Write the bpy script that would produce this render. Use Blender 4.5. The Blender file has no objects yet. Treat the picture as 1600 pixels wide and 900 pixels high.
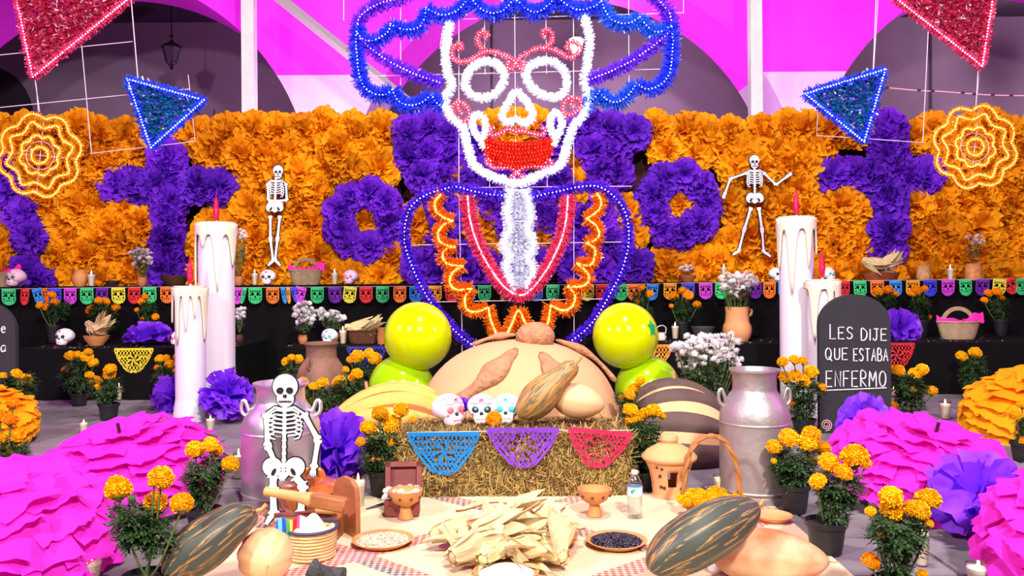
import bpy, math, random
import numpy as np
from mathutils import Vector, Matrix, Euler
pi = math.pi
rnd = random.Random(7)
SC = bpy.context.scene
COL = SC.collection
# ---------------------------------------------------------------- camera (photo taken as 1600 x 900)
F = 1300.0; HZ = 430.0; H = 1.05; ROLL = math.radians(0.4)
cam = bpy.data.cameras.new('camera'); cam.sensor_width = 36.0; cam.lens = F / 1600 * 36.0
cam.shift_y = -(450 - HZ) / 1600.0; cam.clip_start = 0.05; cam.clip_end = 200
camo = bpy.data.objects.new('camera', cam); COL.objects.link(camo)
camo.matrix_world = Matrix.Translation((0, 0, H)) @ Matrix.Rotation(pi / 2, 4, 'X') @ Matrix.Rotation(-ROLL, 4, 'Z')
SC.camera = camo
# ---------------------------------------------------------------- world, lights, exposure
vs = SC.view_settings; vs.view_transform = 'Standard'; vs.look = 'None'; vs.gamma = 1.0; vs.use_curve_mapping = False
vs.exposure = 0.0
SC.cycles.use_denoising = True
SC.cycles.max_bounces = 6; SC.cycles.transparent_max_bounces = 16
SC.cycles.caustics_reflective = False; SC.cycles.caustics_refractive = False
SC.cycles.sample_clamp_indirect = 6.0
w = bpy.data.worlds.new('night_sky'); SC.world = w; w.use_nodes = True
bg = w.node_tree.nodes['Background']; bg.inputs[0].default_value = (0.30, 0.13, 0.30, 1); bg.inputs[1].default_value = 0.30

def area(name, loc, tgt, size, power, col):
    l = bpy.data.lights.new(name, 'AREA'); l.shape = 'DISK'; l.size = size; l.energy = power; l.color = col
    o = bpy.data.objects.new(name, l); COL.objects.link(o); o.location = loc
    o.rotation_euler = (Vector(tgt) - Vector(loc)).to_track_quat('-Z', 'Y').to_euler()
    return o
area('flood_light_front', (1.5, -2.2, 5.2), (0, 6.0, 0.7), 0.55, 800, (1, 0.965, 0.93))
area('flood_light_side', (-4.3, -1.6, 4.8), (0, 6.2, 0.8), 0.55, 520, (1, 0.95, 0.91))
area('added_wall_fill', (0.4, 3.0, 5.9), (0.1, 9.0, 1.6), 0.7, 430, (1, 0.96, 0.92))  # added lamp out of view that brightens the flower wall
area('magenta_flood_a', (-5.5, 3.5, 3.2), (0, 5, 0.2), 0.5, 110, (1, 0.1, 0.95))
area('magenta_flood_b', (6.0, 3.5, 3.4), (0, 5, 0.2), 0.5, 90, (1, 0.1, 0.95))
for k, lx in enumerate((-2.3, 3.45)):
    area('arcade_uplight', (lx, 9.75, 1.6), (lx * 1.05, 11.2, 3.6), 0.5, 110, (1, 0.5, 0.98))

# ---------------------------------------------------------------- pixel -> place
cR, sR = math.cos(ROLL), math.sin(ROLL)
def ray(px, py):
    u = (px - 800) / F; v = (HZ - py) / F
    return cR * u + sR * v, -sR * u + cR * v
def P(px, py, Y):
    x, z = ray(px, py); return Vector((x * Y, Y, H + z * Y))
def FL(px, py, z=0.0):
    x, zz = ray(px, py); t = (z - H) / zz; return Vector((x * t, t, z))
def SX(px, Y, z):
    u = (px - 800) / F; return Vector(((u * Y + sR * (z - H)) / cR, Y, z))
# ---------------------------------------------------------------- mesh helpers
class MB:
    def __init__(s): s.v = []; s.f = []; s.m = []; s.n = 0
    def add(s, VF, m=0, T=None):
        V, Fc = VF
        V = np.asarray(V, float).reshape(-1, 3)
        if T is not None:
            A = np.array(T); V = V @ A[:3, :3].T + A[:3, 3]
        s.v.append(V); n = s.n
        s.f.extend([tuple(int(i) + n for i in f) for f in Fc]); s.m.extend([m] * len(Fc)); s.n += len(V)
        return s
def make_mesh(name, mb, mats, smooth=True, ang=50):
    if isinstance(mb, tuple): mb = MB().add(mb)
    me = bpy.data.meshes.new(name)
    V = np.concatenate(mb.v) if mb.v else np.zeros((0, 3))
    me.from_pydata(V.tolist(), [], mb.f)
    if not isinstance(mats, (list, tuple)): mats = [mats]
    for m in mats: me.materials.append(m)
    if len(mats) > 1: me.polygons.foreach_set('material_index', mb.m)
    if smooth:
        me.shade_smooth()
        if ang < 170: me.set_sharp_from_angle(angle=math.radians(ang))
    me.update(); return me
def put(name, me, parent=None, loc=None, rot=None, scale=None, label=None):
    o = bpy.data.objects.new(name, me); COL.objects.link(o)
    if parent is not None: o.parent = parent
    if loc is not None: o.location = loc
    if rot is not None: o.rotation_euler = rot
    if scale is not None: o.scale = (scale,) * 3 if isinstance(scale, (int, float)) else scale
    if label: o['label'] = label
    return o
def obj(name, mb, mats, parent=None, loc=None, rot=None, scale=None, smooth=True, ang=50, label=None):
    return put(name, make_mesh(name, mb, mats, smooth, ang), parent, loc, rot, scale, label)
def tag(o, label=None, cat=None, group=None, kind=None):
    if label: o['label'] = label
    if cat: o['category'] = cat
    if group: o['group'] = group
    if kind: o['kind'] = kind
    return o
def T(name, label, cat, loc=(0, 0, 0), rz=0.0, group=None, scale=None, rot=None):
    o = bpy.data.objects.new(name, None); COL.objects.link(o); o.empty_display_size = 0.05
    o.location = loc; o.rotation_euler = rot if rot else (0, 0, rz)
    if scale: o.scale = (scale,) * 3 if isinstance(scale, (int, float)) else scale
    return tag(o, label, cat, group)
def TR(x=0, y=0, z=0, rx=0, ry=0, rz=0, s=1):
    S = Matrix.Diagonal((s, s, s, 1)) if isinstance(s, (int, float)) else Matrix.Diagonal((*s, 1))
    return Matrix.Translation((x, y, z)) @ Euler((rx, ry, rz)).to_matrix().to_4x4() @ S
def box(sx, sy, sz, x=0, y=0, z=0):
    a, b, c = sx / 2, sy / 2, sz / 2
    V = [(x + i * a, y + j * b, z + k * c) for i in (-1, 1) for j in (-1, 1) for k in (-1, 1)]
    return V, [(0, 1, 3, 2), (4, 6, 7, 5), (0, 4, 5, 1), (2, 3, 7, 6), (0, 2, 6, 4), (1, 5, 7, 3)]
def grid(fn, nu, nv, cu=False):
    V = [fn(i / nu, j / nv) for j in range(nv + 1) for i in range(nu if cu else nu + 1)]
    w = nu if cu else nu + 1
    Fc = [(j * w + i, j * w + (i + 1) % w, (j + 1) * w + (i + 1) % w, (j + 1) * w + i) for j in range(nv) for i in range(nu)]
    return V, Fc
def lathe(prof, n=24):
    V = []; Fc = []; rings = []
    for r, z in prof:
        if r < 1e-6: rings.append([len(V)]); V.append((0, 0, z))
        else:
            rings.append(list(range(len(V), len(V) + n)))
            V += [(r * math.cos(2 * pi * i / n), r * math.sin(2 * pi * i / n), z) for i in range(n)]
    for a, b in zip(rings, rings[1:]):
        if len(a) == 1 and len(b) == 1: continue
        for i in range(n):
            j = (i + 1) % n
            if len(a) == 1: Fc.append((a[0], b[j], b[i]))
            elif len(b) == 1: Fc.append((a[i], a[j], b[0]))
            else: Fc.append((a[i], a[j], b[j], b[i]))
    return V, Fc
def smooth_path(pts, k=4, closed=False):
    P_ = [Vector(p) for p in pts]; n = len(P_); out = []
    if n < 3 or k <= 1: return P_
    rng = n if closed else n - 1
    for i in range(rng):
        if closed: a, b, c, d = P_[(i - 1) % n], P_[i], P_[(i + 1) % n], P_[(i + 2) % n]
        else: a, b, c, d = P_[max(i - 1, 0)], P_[i], P_[i + 1], P_[min(i + 2, n - 1)]
        for j in range(k):
            t = j / k
            out.append(0.5 * ((2 * b) + (c - a) * t + (2 * a - 5 * b + 4 * c - d) * t * t + (3 * b - a - 3 * c + d) * t ** 3))
    out.append(P_[0].copy() if closed else P_[-1].copy()); return out
def tube(path, r, n=8, caps=True, flat=1.0):
    path = [Vector(p) for p in path]; N = len(path); V = []; Fc = []
    up = Vector((0, 0, 1)); prev = None
    for i, p in enumerate(path):
        t = (path[min(i + 1, N - 1)] - path[max(i - 1, 0)])
        t = t.normalized() if t.length > 1e-9 else Vector((0, 0, 1))
        if prev is None:
            a = up if abs(t.z) < 0.9 else Vector((1, 0, 0)); u = t.cross(a).normalized()
        else:
            u = prev - t * prev.dot(t); u = u.normalized() if u.length > 1e-6 else t.cross(up).normalized()
        prev = u; v = t.cross(u)
        rr = r[i] if isinstance(r, (list, tuple)) else r
        for k in range(n):
            a = 2 * pi * k / n; V.append(p + u * (rr * math.cos(a)) + v * (rr * flat * math.sin(a)))
    for i in range(N - 1):
        for k in range(n):
            j = (k + 1) % n; Fc.append((i * n + k, i * n + j, (i + 1) * n + j, (i + 1) * n + k))
    if caps: Fc.append(tuple(range(n - 1, -1, -1))); Fc.append(tuple((N - 1) * n + k for k in range(n)))
    return [tuple(v) for v in V], Fc
def ell(rx, ry, rz, x=0, y=0, z=0, n=12, m=8):
    V, Fc = lathe([(math.sin(pi * j / m) if 0 < j < m else 0, -math.cos(pi * j / m)) for j in range(m + 1)], n)
    return [(x + a * rx, y + b * ry, z + c * rz) for a, b, c in V], Fc
def extrude_poly(pts, th, y0=0.0):
    """2D (x,z) outline extruded along y from y0 (front, towards -y) to y0+th"""
    n = len(pts); V = [(x, y0, z) for x, z in pts] + [(x, y0 + th, z) for x, z in pts]
    Fc = [tuple(range(n)), tuple(range(2 * n - 1, n - 1, -1))] + [(i, i + n, (i + 1) % n + n, (i + 1) % n) for i in range(n)]
    return V, Fc
# ---------------------------------------------------------------- materials
def lin(c):
    return tuple(((x / 255) / 12.92 if x / 255 <= 0.04045 else ((x / 255 + 0.055) / 1.055) ** 2.4) for x in c)
MATS = {}
def M(name, col, rough=0.6, metal=0.0, var=0.0, vs=8.0, col2=None, bump=0.0, bs=60.0, emit=0.0, ecol=None, transl=0.0, spec=0.4, rand=0.0, stretch=None, coat=0.0, sss=0.0, det=4.0):
    if name in MATS: return MATS[name]
    m = bpy.data.materials.new(name); m.use_nodes = True; nt = m.node_tree; N = nt.nodes; L = nt.links
    b = N['Principled BSDF']; c = lin(col)
    b.inputs['Base Color'].default_value = (*c, 1); b.inputs['Roughness'].default_value = rough; b.inputs['Metallic'].default_value = metal
    b.inputs['Specular IOR Level'].default_value = spec; b.inputs['Coat Weight'].default_value = coat
    if sss: b.inputs['Subsurface Weight'].default_value = sss; b.inputs['Subsurface Radius'].default_value = (0.02, 0.015, 0.01)
    src = None; tc = N.new('ShaderNodeTexCoord'); vec = tc.outputs['Object']
    if stretch:
        mp = N.new('ShaderNodeMapping'); mp.inputs['Scale'].default_value = stretch; L.new(vec, mp.inputs[0]); vec = mp.outputs[0]
    if var or col2:
        nz = N.new('ShaderNodeTexNoise'); nz.inputs['Scale'].default_value = vs; nz.inputs['Detail'].default_value = det; L.new(vec, nz.inputs['Vector'])
        rp = N.new('ShaderNodeValToRGB'); rp.color_ramp.elements[0].position = 0.35; rp.color_ramp.elements[1].position = 0.65
        c2 = lin(col2) if col2 else tuple(min(1, x * (1 + var)) for x in c); c1 = c if col2 else tuple(x * (1 - var) for x in c)
        rp.color_ramp.elements[0].color = (*c1, 1); rp.color_ramp.elements[1].color = (*c2, 1)
        L.new(nz.outputs['Fac'], rp.inputs[0]); src = rp.outputs[0]
    if rand:
        oi = N.new('ShaderNodeObjectInfo'); mr = N.new('ShaderNodeMapRange'); mr.inputs[3].default_value = 1 - rand; mr.inputs[4].default_value = 1 + rand
        L.new(oi.outputs['Random'], mr.inputs[0]); hs = N.new('ShaderNodeHueSaturation'); L.new(mr.outputs[0], hs.inputs['Value'])
        mr2 = N.new('ShaderNodeMapRange'); mr2.inputs[3].default_value = 0.5 - rand * 0.05; mr2.inputs[4].default_value = 0.5 + rand * 0.05
        L.new(oi.outputs['Random'], mr2.inputs[0]); L.new(mr2.outputs[0], hs.inputs['Hue'])
        if src: L.new(src, hs.inputs['Color'])
        else: hs.inputs['Color'].default_value = (*c, 1)
        src = hs.outputs[0]
    if src: L.new(src, b.inputs['Base Color'])
    if bump:
        n2 = N.new('ShaderNodeTexNoise'); n2.inputs['Scale'].default_value = bs; n2.inputs['Detail'].default_value = 3; L.new(vec, n2.inputs['Vector'])
        bp = N.new('ShaderNodeBump'); bp.inputs['Strength'].default_value = bump; bp.inputs['Distance'].default_value = 0.02
        L.new(n2.outputs['Fac'], bp.inputs['Height']); L.new(bp.outputs[0], b.inputs['Normal'])
    if emit:
        b.inputs['Emission Color'].default_value = (*lin(ecol or col), 1); b.inputs['Emission Strength'].default_value = emit
    if transl:
        out = N['Material Output']; tr = N.new('ShaderNodeBsdfTranslucent'); mx = N.new('ShaderNodeMixShader'); mx.inputs[0].default_value = transl
        if src: L.new(src, tr.inputs[0])
        else: tr.inputs[0].default_value = (*c, 1)
        L.new(b.outputs[0], mx.inputs[1]); L.new(tr.outputs[0], mx.inputs[2]); L.new(mx.outputs[0], out.inputs[0])
    MATS[name] = m; return m
def glass_mat(name, col=(255, 255, 255), gl=0.12):
    m = bpy.data.materials.new(name); m.use_nodes = True; N = m.node_tree.nodes; L = m.node_tree.links
    N.remove(N['Principled BSDF']); t = N.new('ShaderNodeBsdfTransparent'); t.inputs[0].default_value = (*lin(col), 1)
    g = N.new('ShaderNodeBsdfGlossy'); g.inputs['Roughness'].default_value = 0.05
    lw = N.new('ShaderNodeLayerWeight'); lw.inputs[0].default_value = 0.35; mp = N.new('ShaderNodeMapRange'); mp.inputs[3].default_value = gl * 0.4; mp.inputs[4].default_value = 0.75
    L.new(lw.outputs['Facing'], mp.inputs[0]); mx = N.new('ShaderNodeMixShader'); L.new(mp.outputs[0], mx.inputs[0]); L.new(t.outputs[0], mx.inputs[1]); L.new(g.outputs[0], mx.inputs[2])
    L.new(mx.outputs[0], N['Material Output'].inputs[0]); return m
def led(name, col, e):
    m = M(name, col, emit=e); m.cycles.emission_sampling = 'NONE'; return m
# ================================================================= setting
m_tile = M('floor_tile', (120, 110, 116), rough=0.75, var=0.15, vs=3.0, bump=0.25, bs=30, rand=0.10)
m_joint = M('tile_joint', (84, 76, 81), rough=0.9)
o = obj('floor', box(36, 34, 0.1, 0, 8, -0.058), m_joint); tag(o, 'grey stone slab floor of the courtyard', None, None, 'structure'); floor = o
tw, td = 0.62, 0.42
me_tile = make_mesh('tile', MB().add(([(-.304, -.204, -.02), (.304, -.204, -.02), (.304, .204, -.02), (-.304, .204, -.02), (-.300, -.200, 0), (.300, -.200, 0), (.300, .200, 0), (-.300, .200, 0)],
    [(4, 5, 6, 7), (0, 1, 5, 4), (1, 2, 6, 5), (2, 3, 7, 6), (3, 0, 4, 7)])), m_tile, ang=20)
nt_ = 0
for j in range(13):
    yy = 2.25 + j * td
    hw = (yy + 0.3) * 0.64 + 0.2
    i0 = -int(hw / tw) - 1
    for i in range(i0, -i0 + 1):
        xx = (i + (0.5 if j % 2 else 0)) * tw
        if abs(xx) < 0.85 and yy < 3.7: continue
        if abs(xx) - tw / 2 > hw: continue
        put('tile', me_tile, floor, (xx, yy, 0.001 * rnd.uniform(-1, 0.5)), (0, 0, rnd.uniform(-.006, .006) + (pi if rnd.random() < .5 else 0))); nt_ += 1
# arcade -------------------------------------------------------------
YA, YB, YC = 11.0, 12.2, 15.0
m_arc = M('arcade_lit_color', (255, 40, 250), rough=0.8, bump=0.35, bs=9)  # magenta uplight wash and its lower cutoff are put into the wall colour
nt = m_arc.node_tree; N = nt.nodes; L = nt.links
tc = N.new('ShaderNodeTexCoord'); sp = N.new('ShaderNodeSeparateXYZ'); L.new(tc.outputs['Object'], sp.inputs[0])
zl = P(540, 117, YA).z
gt = N.new('ShaderNodeMath'); gt.operation = 'GREATER_THAN'; gt.inputs[1].default_value = zl; L.new(sp.outputs[2], gt.inputs[0])
nz = N.new('ShaderNodeTexNoise'); nz.inputs['Scale'].default_value = 1.2; nz.inputs['Detail'].default_value = 5; L.new(tc.outputs['Object'], nz.inputs['Vector'])
def ramp(c1, c2):
    r = N.new('ShaderNodeValToRGB'); r.color_ramp.elements[0].color = (*lin(c1), 1); r.color_ramp.elements[1].color = (*lin(c2), 1)
    r.color_ramp.elements[0].position = .3; r.color_ramp.elements[1].position = .7; L.new(nz.outputs['Fac'], r.inputs[0]); return r
ra = ramp((196, 160, 204), (214, 184, 218)); rb = ramp((246, 30, 240), (255, 52, 255))
mx = N.new('ShaderNodeMix'); mx.data_type = 'RGBA'; L.new(gt.outputs[0], mx.inputs[0]); L.new(ra.outputs[0], mx.inputs[6]); L.new(rb.outputs[0], mx.inputs[7])
L.new(mx.outputs[2], N['Principled BSDF'].inputs['Base Color'])
arches = []
for cx, cy in ((137, 305), (899, 303), (1617, 301)):
    c = P(cx, cy, YA); arches.append((c.x, c.z, 350 * YA / F))
def arch_z(x):
    for cx, cz, R in arches:
        if abs(x - cx) < R - 1e-6: return cz + math.sqrt(R * R - (x - cx) ** 2)
    return None
ZT = 7.0; X0, X1 = arches[0][0] - 4.2, arches[2][0] + 4.2
mb = MB()
def wall_quad(xa, xb, za0, zb0): mb.add(([(xa, YA, za0), (xb, YA, zb0), (xb, YA, ZT), (xa, YA, ZT)], [(0, 1, 2, 3)]))
prev = X0
for cx, cz, R in arches:
    wall_quad(prev, cx - R, 0, 0)
    n = 48
    for i in range(n):
        a, b = pi - pi * i / n, pi - pi * (i + 1) / n
        xa, xb = cx + R * math.cos(a), cx + R * math.cos(b); za, zb = cz + R * math.sin(a), cz + R * math.sin(b)
        wall_quad(xa, xb, za, zb)
        mb.add(([(xa, YA, za), (xb, YA, zb), (xb, YB, zb), (xa, YB, za)], [(0, 3, 2, 1)]))
    for s in (-1, 1):
        mb.add(([(cx + s * R, YA, 0), (cx + s * R, YB, 0), (cx + s * R, YB, cz), (cx + s * R, YA, cz)], [(0, 1, 2, 3)]))
    prev = cx + R
wall_quad(prev, X1, 0, 0)
o = obj('wall_arcade', mb, m_arc, ang=30); tag(o, 'arcade wall of three wide round arches, magenta light put into its colour', None, None, 'structure')
m_cor = M('corridor_plaster', (134, 106, 132), rough=0.85, var=0.06, vs=1.5, bump=.15, bs=12)
o = obj('wall_back', box(X1 - X0 + 4, 0.2, 6, 0, YC + 0.1, 3), m_cor); tag(o, 'grey purple plaster wall at the back of the corridor', None, None, 'structure')
o = obj('ceiling', box(X1 - X0 + 4, YC - YA + .2, 0.2, 0, (YC + YB) / 2, P(850, 31, YC).z + 0.1), M('corridor_ceiling', (70, 45, 75), rough=.9)); tag(o, 'dark ceiling of the arcade corridor', None, None, 'structure')
# dark panel in place of the shade inside an arched opening, corridor left
mb = MB(); dc = P(-14, 190, YC)
pts = [(0.78 * math.cos(a), 0.78 * 1.25 * math.sin(a)) for a in [pi * i / 20 for i in range(21)]]; pts = [(0.78, -2.5)] + pts + [(-0.78, -2.5)]
mb.add(extrude_poly(pts, 0.06))
dr = obj('arch_shade_1', mb, M('arch_shade_tone', (38, 26, 40), rough=.7), None, (dc.x, YC - 0.06, dc.z)); tag(dr, 'dark panel for the shade in an arched corridor doorway', None, None, 'structure')
# lettering on the corridor wall
m_sign = M('sign_ink', (38, 24, 44), rough=.7)
def text(s, px, py, hpx, Y, mat, name, parent=None):
    cu = bpy.data.curves.new(name, 'FONT'); cu.body = s; cu.size = hpx * Y / F / 0.7; cu.extrude = 0.004; cu.materials.append(mat)
    tmp = bpy.data.objects.new(name, cu); COL.objects.link(tmp); bpy.context.view_layer.update()
    me = bpy.data.meshes.new_from_object(tmp.evaluated_get(bpy.context.evaluated_depsgraph_get())); bpy.data.objects.remove(tmp)
    ob = bpy.data.objects.new(name, me); COL.objects.link(ob); ob.location = P(px, py, Y); ob.rotation_euler = (pi / 2, 0, 0)
    if parent:
        ob.parent = parent; ob.location = Vector(ob.location) - parent.location
    return ob
sg = T('wall_lettering', 'dark painted lettering ATEN with a bar on corridor wall', 'sign', P(340, 190, YC - .01))
text('ATEN', 341, 190, 11, YC - .01, m_sign, 'lettering', sg); text('una', 308, 187, 7, YC - .01, m_sign, 'lettering', sg)
b_ = obj('divider_bar', box(.02, .01, .25), m_sign, sg, P(335, 182, YC - .01) - sg.location)
dk = obj('wall_plaque', box(.75, .03, .2), M('dark_plaque', (40, 30, 42)), None, P(1091, 199, YC - .03)); tag(dk, 'dark low board on the corridor wall behind the orange flowers', 'board')
# steel posts and brace
m_post = M('post_paint', (214, 208, 206), rough=.55, var=.08, vs=6)
def post(px, wpx, lab):
    Y = 9.85; a = SX(px, Y, 0); wd = wpx * Y / F
    t = T('steel_post', lab, 'post', (a.x, Y, 0))
    obj('shaft', box(wd, wd, 6.0, 0, 0, 3.0), m_post, t, ang=20); obj('base_plate', box(wd * 2, wd * 2, .03, 0, 0, .015), m_post, t, ang=20)
    return t
post(393, 19, 'square white steel post in front of the arcade, beside the hanging lantern')
post(1183, 18, 'square white steel post in front of the arcade, beside the hat brim')
a, b = P(428, -10, 10.15), P(700, 210, 10.15)
o = obj('diagonal_brace', tube([a, b], 7 * 10.15 / F * 1.15, 4), M('brace_paint', (168, 160, 160), rough=.5), ang=20); tag(o, 'grey steel brace slanting across the magenta wall', 'brace')
for i, (px, lab) in enumerate(((769, 'thin dark conduit running down corridor wall behind the skull'), (1455, 'thin grey conduit running down corridor wall at the far arch'))):
    o = obj('wall_conduit', tube([P(px, 32, YC - .03), P(px, 260, YC - .03)], .014, 6), M('conduit', (70, 58, 74))); tag(o, lab, 'conduit')
# lanterns
m_iron = M('wrought_iron', (26, 20, 26), rough=.45, metal=.3)
def lantern(px, py, wpx, Y, lit, lab):
    s = wpx * Y / F
    t = T('hanging_lantern', lab, 'lantern', P(px, py, Y), group='corridor lanterns')
    n = 6
    obj('cap', MB().add(lathe([(0, .62 * s), (.08 * s, .55 * s), (.12 * s, .45 * s), (.3 * s, .36 * s), (.55 * s, .22 * s), (.52 * s, .18 * s), (0, .18 * s)], n)), m_iron, t, ang=20)
    g = lathe([(.44 * s, .17 * s), (.26 * s, -.52 * s), (0, -.52 * s)], n)
    obj('glass', MB().add(g), led('lantern_light', (255, 250, 245), 14) if lit else M('lantern_glass', (70, 50, 75), rough=.2), t, ang=20)
    fr = MB()
    for k in range(n):
        a = 2 * pi * k / n; c, d = math.cos(a), math.sin(a)
        fr.add(tube([(.47 * s * c, .47 * s * d, .2 * s), (.28 * s * c, .28 * s * d, -.54 * s), (.1 * s * c, .1 * s * d, -.72 * s), (0, 0, -.78 * s)], .022 * s, 5))
    obj('frame', fr, m_iron, t)
    obj('finial', MB().add(lathe([(0, -.62 * s), (.1 * s, -.7 * s), (.06 * s, -.8 * s), (.1 * s, -.86 * s), (0, -.95 * s)], 8)), m_iron, t)
    obj('chain', MB().add(tube([(0, 0, .6 * s), (0.02 * s, 0, .9 * s), (0, 0, 1.2 * s), (0, 0, 3.2 * s)], .03 * s, 6)).add(lathe([(.09 * s, .72 * s), (.13 * s, .75 * s), (.09 * s, .78 * s), (.05 * s, .75 * s), (.09 * s, .72 * s)], 8)), m_iron, t)
    return t
lantern(268, 80, 31, 13.2, False, 'unlit black iron lantern hanging in the arch beside the white post')
t = lantern(900, 67, 27, 13.4, True, 'lit iron lantern glowing white behind the skull')
lantern(804, 5, 25, 13.4, False, 'iron lantern mostly hidden behind the blue hat garland')
l = bpy.data.lights.new('lantern_or_fill_bulb', 'POINT'); l.energy = 130; l.color = (1, .95, .95); l.shadow_soft_size = .12
lo = bpy.data.objects.new('lantern_or_fill_bulb', l); COL.objects.link(lo); lo.location = P(900, 67, 13.4) + Vector((0, -.35, 0))
lantern(1650, 60, 27, 13.4, True, 'added lit iron lantern out of view, brightening the far right arch')  # unseen lantern added with its bulb to light the right arch
l2 = bpy.data.lights.new('lantern_or_fill_bulb', 'POINT'); l2.energy = 150; l2.color = (1, .95, .95); l2.shadow_soft_size = .12
lo2 = bpy.data.objects.new('lantern_or_fill_bulb', l2); COL.objects.link(lo2); lo2.location = P(1650, 60, 13.4) + Vector((0, -.35, 0))
# ================================================================= flower wall and tiered tables
m_cloth = M('black_cloth', (7, 6, 8), rough=.9, spec=.15, var=.2, vs=5, bump=.2, bs=20)
ZU, ZM = .965, .44
def tier(name, lab, x0, x1, yf, yb, z, seed, fold=.02, freq=16):
    r = random.Random(seed); ph = [r.uniform(0, 6.3) for _ in range(6)]
    t = T(name, lab, 'table', ((x0 + x1) / 2, yf, 0)); cx = (x0 + x1) / 2
    W = x1 - x0
    obj('table_top', MB().add(box(W, yb - yf, .03, 0, (yb - yf) / 2, z - .015)), m_cloth, t, ang=20)
    def fn(u, v):
        x = (u - .5) * W; k = (1 - v)
        d = fold * k * (math.sin(freq * x + ph[0]) + .6 * math.sin(freq * 2.3 * x + ph[1]) + .5 * math.sin(freq * .37 * x + ph[2]))
        return (x, -.006 - .03 * k - d * .7, .003 + (z - .003) * v)
    obj('cloth_skirt', MB().add(grid(fn, int(W * 40), 8)), m_cloth, t, ang=180)
    for s, nm in ((-1, 'cloth_side'), (1, 'cloth_side')):
        obj(nm, MB().add(box(.01, yb - yf, z - .01, s * W / 2, (yb - yf) / 2, z / 2)), m_cloth, t, ang=20)
    return t
xl = SX(-60, 8.3, ZU).x; xr = SX(1660, 8.3, ZU).x
tier('draped_table', 'long black draped table under the flower wall, upper tier', xl, xr, 8.3, 9.2, ZU, 1)
tier('draped_table', 'low black draped table with the yellow paper cutting', SX(28, 7.2, ZM).x, SX(366, 7.2, ZM).x, 7.2, 8.2, ZM, 2)
tier('draped_table', 'low black draped table behind the green balloons and bread', SX(440, 7.2, ZM).x, SX(1240, 7.2, ZM).x, 7.2, 8.2, ZM, 3)
tier('draped_table', 'low black draped table with the red paper cutting, behind gravestone', SX(1300, 7.2, ZM).x, SX(1680, 7.2, ZM).x, 7.2, 8.2, ZM, 4)
bo = obj('wall_panel', box(xr - xl, .04, 1.75, (xl + xr) / 2, 9.36, .88 + .95), M('panel_dark', (60, 22, 20), rough=.9)); tag(bo, 'dark backing panel behind the paper flowers', None, None, 'structure')

def petal_flower(n, seed, hemi=True, nu=5, nv=4, ruf=.16, wid=.42, r0=.12, cup=.25, zmin=-.15):
    """crumpled tissue paper ball; axis +z when hemi"""
    r = random.Random(seed); V = []; Fc = []
    ga = pi * (3 - math.sqrt(5))
    for k in range(n):
        z = 1 - (k + .5) / n * (1 - zmin if hemi else 2); q = math.sqrt(max(0, 1 - z * z)); a = k * ga + r.uniform(-.25, .25)
        d = Vector((q * math.cos(a), q * math.sin(a), z + r.uniform(-.12, .12))).normalized()
        s = d.cross(Vector((0, 0, 1)) if abs(d.z) < .95 else Vector((1, 0, 0))).normalized()
        s = (Matrix.Rotation(r.uniform(-.9, .9), 3, d) @ s); nn = d.cross(s)
        L_ = r.uniform(.82, 1.06); W = wid * r.uniform(.75, 1.25); p1, p2, p3 = (r.uniform(0, 6.3) for _ in range(3)); f1 = r.uniform(3, 5); cu = cup * r.uniform(-.6, 1.2)
        base = len(V)
        for j in range(nv + 1):
            t = j / nv
            for i in range(nu + 1):
                u = i / nu * 2 - 1
                wv = ruf * t * t * (math.sin(f1 * u + p1) + .5 * math.sin(f1 * 2.1 * u + p2))
                rr = r0 + (L_ - r0) * t - .10 * t * u * u + .05 * t * math.sin(5 * u + p3)
                p = d * rr + s * (W * u * (.18 + .82 * t ** .8)) + nn * (wv + cu * (t * t - .3 * t) + .0)
                V.append(tuple(p))
        for j in range(nv):
            for i in range(nu):
                q0 = base + j * (nu + 1) + i; Fc.append((q0, q0 + 1, q0 + nu + 2, q0 + nu + 1))
    return V, Fc
m_or = M('orange_tissue', (255, 170, 20), rough=.75, var=.10, vs=5, transl=.28, rand=.10, spec=.15)
m_pu = M('purple_tissue', (122, 44, 215), rough=.7, var=.12, vs=5, transl=.28, rand=.12, spec=.2)
fl_or = [make_mesh('orange_paper_flower', petal_flower(84, 100 + i, nu=6, ruf=.13, wid=.33, cup=.4), m_or, ang=180) for i in range(6)]
fl_pu = [make_mesh('purple_paper_flower', petal_flower(84, 200 + i, nu=6, ruf=.13, wid=.33, cup=.4), m_pu, ang=180) for i in range(6)]
YW = 9.12
purple = []
def pur(lab, pts, r=33):
    for x, y in pts: purple.append((x, y, r, lab))
Lc = 'purple tissue flower in the cross beside the blue pennant above the low yellow paper'
pur('purple tissue flower in the purple cross beside the orange ring light on candle side', [(262, y) for y in (246, 268, 315, 345, 375, 405, 428)] + [(x, 291) for x in (186, 216, 246, 278, 308, 338)])
pur('purple tissue flower in the purple cross above the chalk gravestone', [(1387, y) for y in (200, 222, 246, 305, 333, 361, 388)] + [(x, 276) for x in (1300, 1330, 1360, 1388, 1416, 1444)])
pur('purple tissue flower in the ring beside the arms-crossed skeleton', [(570 + 41 * math.cos(a), 345 + 43 * math.sin(a)) for a in [2 * pi * k / 9 for k in range(9)]], 28)
pur('purple tissue flower in the ring beside the waving skeleton', [(1060 + 43 * math.cos(a), 320 + 45 * math.sin(a)) for a in [2 * pi * k / 9 for k in range(9)]], 29)
pur('purple tissue flower in the slanting band under the round orange light', [(2, 268), (14, 300), (34, 335), (48, 368), (45, 425), (60, 438)], 30)
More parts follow.
